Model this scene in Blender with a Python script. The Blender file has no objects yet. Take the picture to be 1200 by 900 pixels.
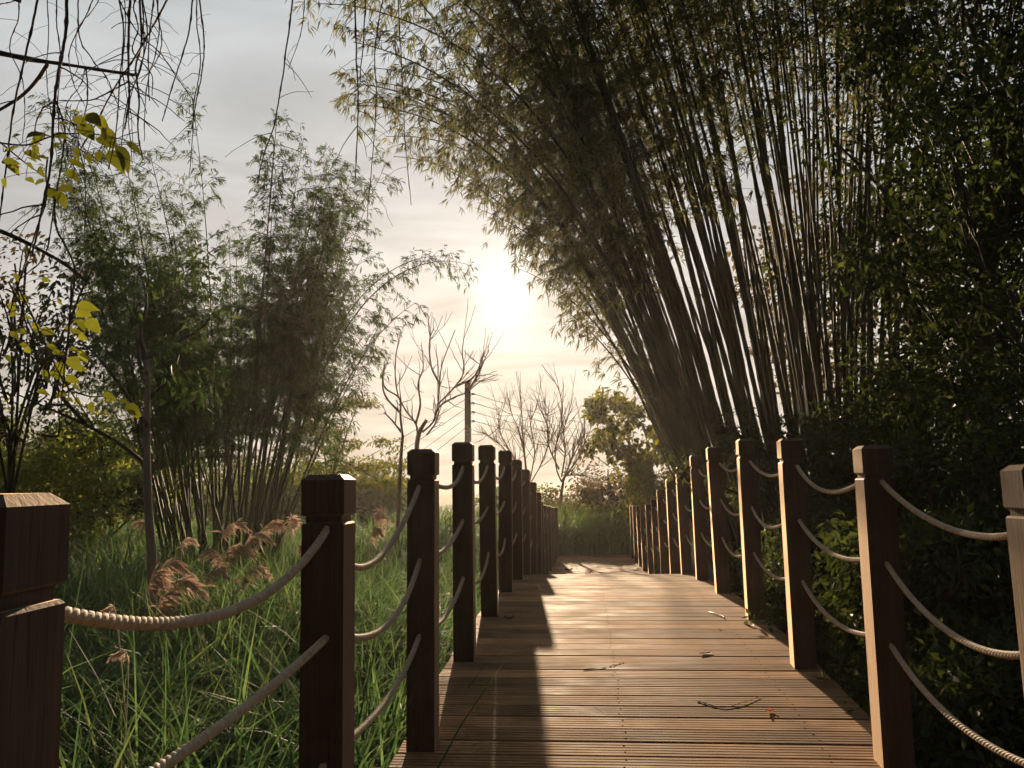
import bpy, math, random
import numpy as np
from mathutils import Matrix, Vector

random.seed(7)
rng = np.random.default_rng(11)
R = math.radians
scene = bpy.context.scene
COL = scene.collection

# ------------------------------------------------------------------ camera
EZ = 3.0
cam_d = bpy.data.cameras.new('camera')
cam = bpy.data.objects.new('camera', cam_d)
COL.objects.link(cam)
CAMROT = Matrix.Rotation(R(90 + 6.56), 3, 'X') @ Matrix.Rotation(R(-0.7), 3, 'Z')
cam.matrix_world = Matrix.Translation((0, 0, EZ)) @ CAMROT.to_4x4()
cam_d.sensor_width = 36.0
cam_d.lens = 30.0
cam_d.clip_start = 0.05
cam_d.clip_end = 3000
scene.camera = cam

# ------------------------------------------------------------------ sky and sun
SUN_EL, SUN_AZ = 12.6, -0.42          # degrees, azimuth from +Y towards +X
SUN_DIR = Vector((math.sin(R(SUN_AZ)) * math.cos(R(SUN_EL)), math.cos(R(SUN_AZ)) * math.cos(R(SUN_EL)), math.sin(R(SUN_EL))))
world = bpy.data.worlds.new('World')
scene.world = world
world.use_nodes = True
wt = world.node_tree
wt.nodes.clear()


def wn(kind, **kw):
    n = wt.nodes.new(kind)
    for k, v in kw.items():
        setattr(n, k, v)
    return n


def wmath(op, a, b=None, clamp=False):
    n = wn('ShaderNodeMath', operation=op, use_clamp=clamp)
    for i, s in enumerate((a, b)):
        if s is None:
            continue
        if isinstance(s, (int, float)):
            n.inputs[i].default_value = s
        else:
            wt.links.new(s, n.inputs[i])
    return n.outputs[0]


def wscale(col, fac):
    n = wn('ShaderNodeVectorMath', operation='SCALE')
    if isinstance(col, tuple):
        n.inputs[0].default_value = col
    else:
        wt.links.new(col, n.inputs[0])
    if isinstance(fac, (int, float)):
        n.inputs['Scale'].default_value = fac
    else:
        wt.links.new(fac, n.inputs['Scale'])
    return n.outputs[0]


def wadd(a, b):
    n = wn('ShaderNodeVectorMath', operation='ADD')
    wt.links.new(a, n.inputs[0])
    wt.links.new(b, n.inputs[1])
    return n.outputs[0]


out = wn('ShaderNodeOutputWorld')
bg = wn('ShaderNodeBackground')
bg.inputs['Strength'].default_value = 0.1
wt.links.new(bg.outputs[0], out.inputs[0])
sky = wn('ShaderNodeTexSky', sky_type='NISHITA', sun_disc=False)
sky.sun_elevation = R(SUN_EL)
sky.sun_rotation = R(SUN_AZ)
sky.air_density = 1.0
sky.dust_density = 1.0
tc = wn('ShaderNodeTexCoord')
sep = wn('ShaderNodeSeparateXYZ')
wt.links.new(tc.outputs['Generated'], sep.inputs[0])
zup = wmath('MAXIMUM', sep.outputs['Z'], 0.0)
# high thin overcast: cream near the horizon, cool grey overhead
ramp = wn('ShaderNodeValToRGB')
ramp.color_ramp.elements[0].position = 0.0
ramp.color_ramp.elements[0].color = (0.62, 0.545, 0.455, 1)
ramp.color_ramp.elements[1].position = 0.55
ramp.color_ramp.elements[1].color = (0.52, 0.565, 0.59, 1)
e = ramp.color_ramp.elements.new(0.26)
e.color = (0.605, 0.59, 0.565, 1)
wt.links.new(zup, ramp.inputs[0])
# cloud streaks: project the direction on a high flat layer
den = wmath('ADD', zup, 0.16)
div = wn('ShaderNodeVectorMath', operation='DIVIDE')
comb = wn('ShaderNodeCombineXYZ')
for i in range(3):
    wt.links.new(den, comb.inputs[i])
wt.links.new(tc.outputs['Generated'], div.inputs[0])
wt.links.new(comb.outputs[0], div.inputs[1])
mp = wn('ShaderNodeMapping')
mp.inputs['Scale'].default_value = (0.8, 1.7, 0.0)
mp.inputs['Rotation'].default_value = (0, 0, R(12))
wt.links.new(div.outputs[0], mp.inputs['Vector'])
nz = wn('ShaderNodeTexNoise')
nz.inputs['Scale'].default_value = 1.6
nz.inputs['Detail'].default_value = 7
nz.inputs['Roughness'].default_value = 0.52
nz.inputs['Distortion'].default_value = 0.6
wt.links.new(mp.outputs[0], nz.inputs['Vector'])
mr = wn('ShaderNodeMapRange')
mr.inputs['From Min'].default_value = 0.34
mr.inputs['From Max'].default_value = 0.68
mr.inputs['To Min'].default_value = 0.74
mr.inputs['To Max'].default_value = 1.16
wt.links.new(nz.outputs['Fac'], mr.inputs['Value'])
# thin cloud scatters forward: the brightness falls with the angle from the sun
dot = wn('ShaderNodeVectorMath', operation='DOT_PRODUCT')
wt.links.new(tc.outputs['Generated'], dot.inputs[0])
dot.inputs[1].default_value = SUN_DIR
cosang = wmath('MINIMUM', dot.outputs['Value'], 1.0)
ang = wmath('ARCCOSINE', cosang)


def glow(width, power=1.0):
    q = wmath('DIVIDE', ang, width)
    q = wmath('POWER', q, power)
    return wmath('EXPONENT', wmath('MULTIPLY', q, -1.0))


fwd = wmath('ADD', wmath('MULTIPLY', glow(0.9, 2.0), 0.55), wmath('ADD', wmath('MULTIPLY', glow(1.5, 3.0), 0.40), 0.035))
cloud = wscale(ramp.outputs['Color'], wmath('MULTIPLY', mr.outputs[0], fwd))
SKYK = 10.0
cloud = wscale(cloud, SKYK * 0.485)
aur = wscale((1.0, 0.78, 0.52), wmath('MULTIPLY', glow(0.10, 1.0), 0.045 * SKYK))
core = wscale((1.0, 0.93, 0.78), wmath('MULTIPLY', glow(0.036, 2.2), 0.30 * SKYK))
nish = wscale(sky.outputs['Color'], 0.012)
wt.links.new(wadd(wadd(cloud, nish), wadd(aur, core)), bg.inputs['Color'])

sun_d = bpy.data.lights.new('sun', 'SUN')
sun_d.energy = 5.0
sun_d.angle = R(0.6)
sun_d.color = (1.0, 0.74, 0.48)
sun = bpy.data.objects.new('sun', sun_d)
COL.objects.link(sun)
sun.rotation_euler = SUN_DIR.to_track_quat('Z', 'Y').to_euler()
sun.location = (0, 60, 40)

vs = scene.view_settings
vs.view_transform = 'Standard'
vs.look = 'None'
vs.exposure = 1.25
vs.gamma = 1.0
vs.use_curve_mapping = False
scene.cycles.max_bounces = 8
scene.cycles.transmission_bounces = 5
scene.cycles.diffuse_bounces = 4
scene.cycles.sample_clamp_indirect = 4.0


def at(px, py, d):
    """world point seen at a picture position, d metres ahead"""
    v = CAMROT @ Vector(((px - 600) / 1000, (450 - py) / 1000, -1.0))
    v *= d / v.y
    return np.array((v.x, v.y, v.z + EZ))


# ------------------------------------------------------------------ helpers
def link(o, parent=None):
    COL.objects.link(o)
    if parent is not None:
        o.parent = parent
    return o


def tag(o, label=None, cat=None, group=None, kind=None):
    if label:
        o['label'] = label
    if cat:
        o['category'] = cat
    if group:
        o['group'] = group
    if kind:
        o['kind'] = kind
    return o


def empty(name, loc=(0, 0, 0)):
    o = bpy.data.objects.new(name, None)
    o.location = loc
    o.empty_display_size = 0.2
    return link(o)


def mesh_np(name, V, tris=None, quads=None, mats=(), smooth=False, midx=None):
    V = np.asarray(V, dtype=np.float32).reshape(-1, 3)
    me = bpy.data.meshes.new(name)
    loops, starts, totals = [], [], []
    pos = 0
    if tris is not None and len(tris):
        t = np.asarray(tris, dtype=np.int32).reshape(-1, 3)
        loops.append(t.ravel())
        starts.append(pos + 3 * np.arange(len(t)))
        pos += 3 * len(t)
    if quads is not None and len(quads):
        q = np.asarray(quads, dtype=np.int32).reshape(-1, 4)
        loops.append(q.ravel())
        starts.append(pos + 4 * np.arange(len(q)))
        pos += 4 * len(q)
    loops = np.concatenate(loops).astype(np.int32)
    starts = np.concatenate(starts).astype(np.int32)
    me.vertices.add(len(V))
    me.vertices.foreach_set('co', V.ravel())
    me.loops.add(len(loops))
    me.loops.foreach_set('vertex_index', loops)
    me.polygons.add(len(starts))
    me.polygons.foreach_set('loop_start', starts)
    for m in mats:
        me.materials.append(m)
    if midx is not None:
        me.polygons.foreach_set('material_index', np.asarray(midx, dtype=np.int32))
    me.polygons.foreach_set('use_smooth', np.full(len(starts), bool(smooth)))
    me.update(calc_edges=True)
    me.validate()
    return me


def obj(name, me, parent=None, loc=None):
    o = bpy.data.objects.new(name, me)
    if loc is not None:
        o.location = loc
    return link(o, parent)


def unit(a):
    a = np.asarray(a, dtype=float)
    return a / (np.linalg.norm(a, axis=-1, keepdims=True) + 1e-12)


def smooth_path(pts, n):
    """Catmull-Rom through the points, n samples"""
    P = np.asarray(pts, dtype=float)
    if len(P) == 2:
        t = np.linspace(0, 1, n)[:, None]
        return P[0] * (1 - t) + P[1] * t
    Q = np.vstack([2 * P[0] - P[1], P, 2 * P[-1] - P[-2]])
    m = len(P) - 1
    s = np.linspace(0, m - 1e-6, n)
    i = s.astype(int)
    f = (s - i)[:, None]
    a, b, c, d = Q[i], Q[i + 1], Q[i + 2], Q[i + 3]
    return 0.5 * (2 * b + (c - a) * f + (2 * a - 5 * b + 4 * c - d) * f ** 2 + (3 * b - a - 3 * c + d) * f ** 3)


class Tubes:
    def __init__(self, sides=5):
        self.n = sides
        self.V, self.Q, self.T, self.off = [], [], [], 0

    def add(self, pts, rad, sides=None):
        P = np.asarray(pts, dtype=float)
        m = len(P)
        n = sides or self.n
        rad = np.broadcast_to(np.asarray(rad, dtype=float), (m,))
        T = unit(np.gradient(P, axis=0))
        ref = np.array((0.31, 0.17, 0.93)) if abs(T[:, 2]).mean() < 0.8 else np.array((0.93, 0.21, 0.1))
        A = unit(np.cross(T, ref))
        B = np.cross(T, A)
        th = np.linspace(0, 2 * np.pi, n, endpoint=False)
        ring = P[:, None, :] + rad[:, None, None] * (np.cos(th)[None, :, None] * A[:, None, :] + np.sin(th)[None, :, None] * B[:, None, :])
        self.V.append(ring.reshape(-1, 3))
        i = np.arange(m - 1)[:, None] * n
        j = np.arange(n)[None, :]
        k = (j + 1) % n
        q = np.stack([i + j, i + k, i + n + k, i + n + j], axis=-1).reshape(-1, 4) + self.off
        self.Q.append(q)
        if n >= 3:
            cap = [[self.off + (m - 1) * n + 0, self.off + (m - 1) * n + a, self.off + (m - 1) * n + a + 1] for a in range(1, n - 1)]
            cap += [[self.off, self.off + a + 1, self.off + a] for a in range(1, n - 1)]
            self.T.append(np.array(cap))
        self.off += m * n
        return self

    def mesh(self, name, mats):
        return mesh_np(name, np.concatenate(self.V), np.concatenate(self.T) if self.T else None, np.concatenate(self.Q), mats, smooth=True)


def tube_obj(name, pts, rad, mat, parent=None, sides=6):
    return obj(name, Tubes(sides).add(pts, rad).mesh(name, [mat]), parent)


def leaf_arrays(P, D, L, W, wide=0.4, fold=0.18, roll=None, droop=0.12):
    """folded four-cornered leaves: P base, D direction, L length, W width"""
    n = len(P)
    D = unit(D)
    rnd = rng.normal(size=(n, 3))
    up = np.array((0, 0, 1.0)) + 0.7 * rnd if roll is None else roll
    S = unit(np.cross(D, up))
    N = np.cross(S, D)
    L = np.broadcast_to(L, (n,))[:, None]
    W = np.broadcast_to(W, (n,))[:, None]
    mid = P + D * L * wide
    a = mid + S * W * 0.5 + N * W * fold
    b = mid - S * W * 0.5 + N * W * fold
    tip = P + D * L
    tip[:, 2] -= (L * droop)[:, 0]
    V = np.stack([P, a, tip, b], axis=1).reshape(-1, 3)
    o = np.arange(n)[:, None] * 4
    T = np.concatenate([o + np.array([[0, 1, 2]]), o + np.array([[0, 2, 3]])], axis=1).reshape(-1, 3)
    return V, T


def leaves_obj(name, P, D, L, W, mat, parent, wide=0.4, fold=0.18, droop=0.12, kind='stuff'):
    V, T = leaf_arrays(np.asarray(P), np.asarray(D), L, W, wide, fold, None, droop)
    o = obj(name, mesh_np(name, V, T, None, [mat]), parent)
    if kind:
        o['kind'] = kind
    return o


# ------------------------------------------------------------------ materials
def new_mat(name):
    m = bpy.data.materials.new(name)
    m.use_nodes = True
    nt = m.node_tree
    nt.nodes.clear()
    return m, nt


def N(nt, kind, ins=None, **kw):
    n = nt.nodes.new(kind)
    for k, v in kw.items():
        setattr(n, k, v)
    for k, v in (ins or {}).items():
        if hasattr(v, 'is_output'):
            nt.links.new(v, n.inputs[k])
        else:
            n.inputs[k].default_value = v
    return n


def ramp_node(nt, fac, stops):
    r = N(nt, 'ShaderNodeValToRGB', {0: fac})
    el = r.color_ramp.elements
    el[0].position, el[0].color = stops[0][0], (*stops[0][1], 1)
    el[1].position, el[1].color = stops[-1][0], (*stops[-1][1], 1)
    for p, c in stops[1:-1]:
        x = el.new(p)
        x.color = (*c, 1)
    return r.outputs[0]


def leaf_mat(name, cols, trans, tfac=0.4, rough=0.6, spec=0.18):
    """leaf: hue differs from leaf to leaf, light shines through the blade"""
    m, nt = new_mat(name)
    g = N(nt, 'ShaderNodeNewGeometry')
    step = 1.0 / max(1, len(cols) - 1)
    c = ramp_node(nt, g.outputs['Random Per Island'], [(i * step, k) for i, k in enumerate(cols)])
    tcn = N(nt, 'ShaderNodeTexCoord')
    nz = N(nt, 'ShaderNodeTexNoise', {'Vector': tcn.outputs['Object'], 'Scale': 0.9, 'Detail': 2.0})
    hv = N(nt, 'ShaderNodeMapRange', {'Value': nz.outputs['Fac'], 'From Min': 0.3, 'From Max': 0.7, 'To Min': 0.75, 'To Max': 1.3})
    sc_ = N(nt, 'ShaderNodeVectorMath', {0: c, 'Scale': hv.outputs[0]}, operation='SCALE')
    p = N(nt, 'ShaderNodeBsdfPrincipled', {'Base Color': sc_.outputs[0], 'Roughness': rough, 'Specular IOR Level': spec})
    mul = N(nt, 'ShaderNodeVectorMath', {0: sc_.outputs[0], 1: trans}, operation='MULTIPLY')
    t = N(nt, 'ShaderNodeBsdfTranslucent', {'Color': mul.outputs[0]})
    mx = N(nt, 'ShaderNodeMixShader', {0: tfac, 1: p.outputs[0], 2: t.outputs[0]})
    o = N(nt, 'ShaderNodeOutputMaterial', {0: mx.outputs[0]})
    return m


def bark_mat(name, c1, c2, scale=6.0, stretch=(1, 1, 0.2), rough=0.8, bump=0.3):
    m, nt = new_mat(name)
    tcn = N(nt, 'ShaderNodeTexCoord')
    mpn = N(nt, 'ShaderNodeMapping', {'Vector': tcn.outputs['Object'], 'Scale': stretch})
    nz = N(nt, 'ShaderNodeTexNoise', {'Vector': mpn.outputs[0], 'Scale': scale, 'Detail': 6.0, 'Roughness': 0.65})
    c = ramp_node(nt, nz.outputs['Fac'], [(0.3, c1), (0.7, c2)])
    bp = N(nt, 'ShaderNodeBump', {'Height': nz.outputs['Fac'], 'Strength': bump, 'Distance': 0.02})
    p = N(nt, 'ShaderNodeBsdfPrincipled', {'Base Color': c, 'Roughness': rough, 'Normal': bp.outputs[0], 'Specular IOR Level': 0.3})
    N(nt, 'ShaderNodeOutputMaterial', {0: p.outputs[0]})
    return m


def wood_mat(name, c1, c2, c3, axis, rough=0.5, per_obj=0.3, fine=220.0, spec=0.5, dark=0.5, fuzz=0.0, crack=0.0):
    """sawn timber: long grain along one local axis, blotches, a tone of its own for every board"""
    m, nt = new_mat(name)
    tcn = N(nt, 'ShaderNodeTexCoord')
    info = N(nt, 'ShaderNodeObjectInfo')
    sh = N(nt, 'ShaderNodeVectorMath', {0: (37.0, 91.0, 53.0), 'Scale': info.outputs['Random']}, operation='SCALE')
    vec = N(nt, 'ShaderNodeVectorMath', {0: tcn.outputs['Object'], 1: sh.outputs[0]}, operation='ADD')
    s = [1.0, 1.0, 1.0]
    s[axis] = 0.03
    mp1 = N(nt, 'ShaderNodeMapping', {'Vector': vec.outputs[0], 'Scale': tuple(s)})
    n1 = N(nt, 'ShaderNodeTexNoise', {'Vector': mp1.outputs[0], 'Scale': fine, 'Detail': 5.0, 'Roughness': 0.6, 'Distortion': 0.4})
    n2 = N(nt, 'ShaderNodeTexNoise', {'Vector': vec.outputs[0], 'Scale': 3.2, 'Detail': 5.0, 'Roughness': 0.6})
    mix1 = N(nt, 'ShaderNodeMath', {0: n1.outputs['Fac'], 1: n2.outputs['Fac']}, operation='ADD')
    h = N(nt, 'ShaderNodeMath', {0: mix1.outputs[0], 1: 0.5}, operation='MULTIPLY')
    c = ramp_node(nt, h.outputs[0], [(0.34, c1), (0.5, c2), (0.66, c3)])
    tone = N(nt, 'ShaderNodeMapRange', {'Value': info.outputs['Random'], 'To Min': 1 - per_obj, 'To Max': 1 + per_obj})
    n3 = N(nt, 'ShaderNodeTexNoise', {'Vector': vec.outputs[0], 'Scale': 1.1, 'Detail': 4.0, 'Roughness': 0.7})
    st = N(nt, 'ShaderNodeMapRange', {'Value': n3.outputs['Fac'], 'From Min': 0.35, 'From Max': 0.6, 'To Min': dark, 'To Max': 1.0})
    k = N(nt, 'ShaderNodeMath', {0: tone.outputs[0], 1: st.outputs[0]}, operation='MULTIPLY')
    sc_ = N(nt, 'ShaderNodeVectorMath', {0: c, 'Scale': k.outputs[0]}, operation='SCALE')
    if crack:
        cs = [1.0, 1.0, 1.0]
        cs[axis] = 0.06
        mp2 = N(nt, 'ShaderNodeMapping', {'Vector': vec.outputs[0], 'Scale': tuple(cs)})
        n4 = N(nt, 'ShaderNodeTexNoise', {'Vector': mp2.outputs[0], 'Scale': 26.0, 'Detail': 3.0, 'Roughness': 0.55, 'Distortion': 0.8})
        ck = N(nt, 'ShaderNodeMath', {0: n4.outputs['Fac'], 1: 0.5}, operation='SUBTRACT')
        ca = N(nt, 'ShaderNodeMath', {0: ck.outputs[0]}, operation='ABSOLUTE')
        cr = N(nt, 'ShaderNodeMapRange', {'Value': ca.outputs[0], 'From Min': 0.0, 'From Max': 0.012, 'To Min': 1 - crack, 'To Max': 1.0})
        sc_ = N(nt, 'ShaderNodeVectorMath', {0: sc_.outputs[0], 'Scale': cr.outputs[0]}, operation='SCALE')
    rg = N(nt, 'ShaderNodeMapRange', {'Value': n2.outputs['Fac'], 'From Min': 0.3, 'From Max': 0.7, 'To Min': rough - 0.1, 'To Max': rough + 0.15})
    bp = N(nt, 'ShaderNodeBump', {'Height': n1.outputs['Fac'], 'Strength': 0.35, 'Distance': 0.003})
    p = N(nt, 'ShaderNodeBsdfPrincipled', {'Base Color': sc_.outputs[0], 'Roughness': rg.outputs[0], 'Normal': bp.outputs[0], 'Specular IOR Level': spec})
    if fuzz:
        p.inputs['Sheen Weight'].default_value = fuzz
        p.inputs['Sheen Roughness'].default_value = 0.3
        p.inputs['Sheen Tint'].default_value = (1.0, 0.72, 0.48, 1)
    N(nt, 'ShaderNodeOutputMaterial', {0: p.outputs[0]})
    return m


def plain_mat(name, col, rough=0.7, metal=0.0, spec=0.5):
    m, nt = new_mat(name)
    tcn = N(nt, 'ShaderNodeTexCoord')
    nz = N(nt, 'ShaderNodeTexNoise', {'Vector': tcn.outputs['Object'], 'Scale': 9.0, 'Detail': 4.0})
    c = ramp_node(nt, nz.outputs['Fac'], [(0.3, tuple(k * 0.7 for k in col)), (0.7, tuple(min(1, k * 1.25) for k in col))])
    p = N(nt, 'ShaderNodeBsdfPrincipled', {'Base Color': c, 'Roughness': rough, 'Metallic': metal, 'Specular IOR Level': spec})
    N(nt, 'ShaderNodeOutputMaterial', {0: p.outputs[0]})
    return m


M = {}
M['post'] = wood_mat('post_timber', (0.05, 0.035, 0.026), (0.08, 0.056, 0.041), (0.12, 0.084, 0.061), 2, spec=0.2, rough=0.6, fuzz=0.9, crack=0.6, per_obj=0.22, fine=90.0, dark=0.7)
M['plank'] = wood_mat('deck_timber', (0.19, 0.10, 0.05), (0.385, 0.228, 0.118), (0.60, 0.39, 0.215), 0, rough=0.75, per_obj=0.38, fine=120.0, spec=0.08, dark=0.62)
M['screw'] = plain_mat('screw_hole', (0.012, 0.01, 0.009), 1.0, 0.0, 0.0)
M['beam'] = wood_mat('beam_timber', (0.05, 0.03, 0.02), (0.09, 0.055, 0.035), (0.13, 0.08, 0.05), 1, rough=0.7)
M['rope'] = bark_mat('rope_fibre', (0.33, 0.25, 0.17), (0.54, 0.44, 0.325), 60.0, (1, 1, 1), 0.75, 0.2)
M['bark_grey'] = bark_mat('grey_bark', (0.13, 0.115, 0.10), (0.28, 0.25, 0.215), 9.0)
M['bark_dark'] = bark_mat('dark_bark', (0.035, 0.026, 0.02), (0.085, 0.065, 0.05), 7.0)
M['bark_red'] = bark_mat('bare_red_bark', (0.20, 0.115, 0.085), (0.34, 0.21, 0.155), 10.0)
M['vine'] = bark_mat('vine_stem', (0.05, 0.028, 0.03), (0.12, 0.075, 0.07), 25.0)
M['twig'] = bark_mat('bamboo_twig', (0.07, 0.06, 0.03), (0.14, 0.12, 0.06), 12.0)
M['leaf_bamboo'] = leaf_mat('bamboo_leaf', [(0.07, 0.092, 0.034), (0.105, 0.13, 0.048), (0.145, 0.15, 0.06), (0.20, 0.165, 0.08)], (1.3, 1.25, 0.85), 0.46)
M['leaf_bamboo2'] = leaf_mat('far_bamboo_leaf', [(0.042, 0.078, 0.022), (0.068, 0.112, 0.034), (0.095, 0.135, 0.044)], (1.3, 1.35, 0.75), 0.3)
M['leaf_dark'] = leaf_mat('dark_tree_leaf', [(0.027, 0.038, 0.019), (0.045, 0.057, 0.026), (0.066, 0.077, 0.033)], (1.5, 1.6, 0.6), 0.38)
M['leaf_mid'] = leaf_mat('mid_tree_leaf', [(0.07, 0.095, 0.026), (0.115, 0.132, 0.034), (0.165, 0.158, 0.042)], (1.6, 1.45, 0.7), 0.45)
M['leaf_brown'] = leaf_mat('brownish_leaf', [(0.06, 0.065, 0.025), (0.10, 0.085, 0.04), (0.15, 0.11, 0.055)], (1.5, 1.3, 0.8), 0.4)
M['leaf_yellow'] = leaf_mat('yellow_green_leaf', [(0.06, 0.085, 0.015), (0.12, 0.14, 0.022), (0.18, 0.18, 0.035)], (1.7, 1.6, 0.7), 0.42, 0.5)
M['leaf_sun_tint'] = leaf_mat('sun_tinted_bush_leaf', [(0.12, 0.15, 0.03), (0.18, 0.205, 0.045), (0.23, 0.24, 0.06)], (1.4, 1.35, 0.7), 0.48)  # leaf colour raised so the bush looks sunlit where it stays dark
M['leaf_far'] = leaf_mat('far_leaf', [(0.05, 0.08, 0.025), (0.085, 0.115, 0.035), (0.13, 0.15, 0.045)], (1.5, 1.5, 0.8), 0.4)
M['grass'] = leaf_mat('grass_blade', [(0.048, 0.094, 0.054), (0.082, 0.146, 0.076), (0.112, 0.178, 0.092), (0.138, 0.194, 0.10), (0.185, 0.205, 0.115)], (1.3, 1.45, 0.8), 0.36, 0.65, 0.12)
M['grass_sun_tint'] = leaf_mat('sun_tinted_grass_blade', [(0.09, 0.15, 0.04), (0.13, 0.20, 0.055), (0.17, 0.23, 0.07)], (1.3, 1.4, 0.8), 0.45, 0.6, 0.25)  # lighter copy of the grass: sunshine put into the blade colour
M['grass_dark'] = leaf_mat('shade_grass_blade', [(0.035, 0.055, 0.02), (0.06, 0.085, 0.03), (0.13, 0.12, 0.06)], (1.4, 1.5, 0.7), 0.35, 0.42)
M['plume'] = leaf_mat('grass_plume', [(0.58, 0.46, 0.38), (0.65, 0.54, 0.46), (0.70, 0.62, 0.54)], (1.1, 1.04, 1.0), 0.55, 0.7, 0.2)
M['dead_leaf'] = leaf_mat('dead_leaf', [(0.10, 0.05, 0.03), (0.16, 0.08, 0.04)], (1.4, 1.1, 0.8), 0.3)
M['orange_leaf'] = leaf_mat('orange_leaf', [(0.45, 0.11, 0.03), (0.52, 0.16, 0.04)], (1.4, 1.1, 0.8), 0.35)
M['pale_straw'] = plain_mat('pale_straw', (0.55, 0.47, 0.33), 0.6)
M['pole'] = bark_mat('pole_timber', (0.035, 0.025, 0.02), (0.07, 0.05, 0.04), 8.0)
M['wire'] = plain_mat('wire', (0.08, 0.075, 0.07), 0.6)
M['ceramic'] = plain_mat('insulator', (0.25, 0.22, 0.2), 0.3)


def culm_mat(name, c1, c2, node):
    m, nt = new_mat(name)
    tcn = N(nt, 'ShaderNodeTexCoord')
    nz = N(nt, 'ShaderNodeTexNoise', {'Vector': tcn.outputs['Object'], 'Scale': 2.2, 'Detail': 4.0})
    c = ramp_node(nt, nz.outputs['Fac'], [(0.35, c1), (0.65, c2)])
    p = N(nt, 'ShaderNodeBsdfPrincipled', {'Base Color': c, 'Roughness': 0.62, 'Specular IOR Level': 0.25})
    N(nt, 'ShaderNodeOutputMaterial', {0: p.outputs[0]})
    return m


M['culm'] = culm_mat('bamboo_culm', (0.036, 0.038, 0.018), (0.09, 0.08, 0.04), 0)
M['culm2'] = culm_mat('far_bamboo_culm', (0.045, 0.055, 0.022), (0.09, 0.09, 0.036), 0)


# ------------------------------------------------------------------ boardwalk frame
YAW = R(4.63)
AX = np.array((math.sin(YAW), math.cos(YAW)))
RT = np.array((math.cos(YAW), -math.sin(YAW)))
PU = np.array([-3, 1.0, 2.1, 3.3, 4.6, 5.9, 7.1, 8.4, 9.7, 11, 12.3, 13.6, 15, 16.8, 20.4, 26]) + 0.04
PZ = np.array([-1.215, -1.202, -1.175, -1.072, -.978, -.93, -.922, -.954, -1.04, -1.17, -1.33, -1.48, -1.60, -1.68, -1.79, -1.9]) + EZ
PM = np.gradient(PZ, PU)


def deck_z(u):
    i = int(np.clip(np.searchsorted(PU, u) - 1, 0, len(PU) - 2))
    h = PU[i + 1] - PU[i]
    t = (u - PU[i]) / h
    return ((2 * t ** 3 - 3 * t ** 2 + 1) * PZ[i] + (t ** 3 - 2 * t ** 2 + t) * h * PM[i]
            + (-2 * t ** 3 + 3 * t ** 2) * PZ[i + 1] + (t ** 3 - t ** 2) * h * PM[i + 1])


def bw(u, v, z):
    p = AX * u + RT * v
    return np.array((p[0], p[1], z))


V_IN_R, V_IN_L, PW, PH = 1.075, -0.612, 0.115, 1.2
DECK_END = 21.2


# ------------------------------------------------------------------ ground
def sstep(a, b, x):
    t = np.clip((x - a) / (b - a), 0, 1)
    return t * t * (3 - 2 * t)


def ground_z(x, y):
    x = np.asarray(x, float)
    y = np.asarray(y, float)
    ax = x - 0.081 * y - 0.25            # offset from the bridge axis
    z = 0.45 + 0.35 * sstep(1.5, 7, -ax) + 0.35 * sstep(7, 14, -ax) + 0.7 * sstep(1.3, 5, ax) + 0.5 * sstep(5, 11, ax)
    z = z + (1.08 - z) * sstep(15, 20.5, y) * sstep(7, 3, abs(ax))
    z = z + 0.35 * sstep(22, 60, y)
    z = z + 0.10 * np.sin(0.9 * x + 0.4 * y) * np.cos(0.7 * y - 0.3 * x) * sstep(1.2, 3, abs(ax))
    far = sstep(60, 260, np.hypot(x, y))
    return z * (1 - far) + far * 1.0


g1 = np.concatenate([-np.geomspace(900, 24, 16), np.linspace(-22, 22, 89), np.geomspace(24, 900, 16)])
gx, gy = np.meshgrid(g1, g1 + 12, indexing='xy')
gz = ground_z(gx, gy)
n1 = len(g1)
ii, jj = np.meshgrid(np.arange(n1 - 1), np.arange(n1 - 1), indexing='ij')
q0 = (ii * n1 + jj).ravel()
gm, nt = new_mat('soil_and_litter')
tcn = N(nt, 'ShaderNodeTexCoord')
a1 = N(nt, 'ShaderNodeTexNoise', {'Vector': tcn.outputs['Object'], 'Scale': 1.3, 'Detail': 8.0, 'Roughness': 0.65})
a2 = N(nt, 'ShaderNodeTexNoise', {'Vector': tcn.outputs['Object'], 'Scale': 14.0, 'Detail': 6.0, 'Roughness': 0.7})
c1 = ramp_node(nt, a1.outputs['Fac'], [(0.35, (0.03, 0.035, 0.014)), (0.55, (0.05, 0.05, 0.022)), (0.7, (0.075, 0.055, 0.032))])
hh = N(nt, 'ShaderNodeMapRange', {'Value': a2.outputs['Fac'], 'From Min': 0.3, 'From Max': 0.7, 'To Min': 0.6, 'To Max': 1.35})
c2 = N(nt, 'ShaderNodeVectorMath', {0: c1, 'Scale': hh.outputs[0]}, operation='SCALE')
bpn = N(nt, 'ShaderNodeBump', {'Height': a2.outputs['Fac'], 'Strength': 0.8, 'Distance': 0.06})
pb = N(nt, 'ShaderNodeBsdfPrincipled', {'Base Color': c2.outputs[0], 'Roughness': 0.95, 'Normal': bpn.outputs[0]})
N(nt, 'ShaderNodeOutputMaterial', {0: pb.outputs[0]})
M['ground'] = gm
ground = obj('ground', mesh_np('ground', np.stack([gx, gy, gz], -1).reshape(-1, 3), None, np.stack([q0, q0 + 1, q0 + n1 + 1, q0 + n1], -1), [gm], True))
tag(ground, 'dark soil and leaf litter under the grass beside the boardwalk', None, None, 'structure')

# ------------------------------------------------------------------ boardwalk: planks, stringers, piles
boardwalk = empty('boardwalk', (0, 0, 0))
tag(boardwalk, 'arched timber boardwalk of grooved brown cross planks', None, None, 'structure')
PITCH, GAP, THK = 0.143, 0.013, 0.032
V0, V1 = V_IN_L - PW - 0.03, V_IN_R + PW + 0.022


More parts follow.
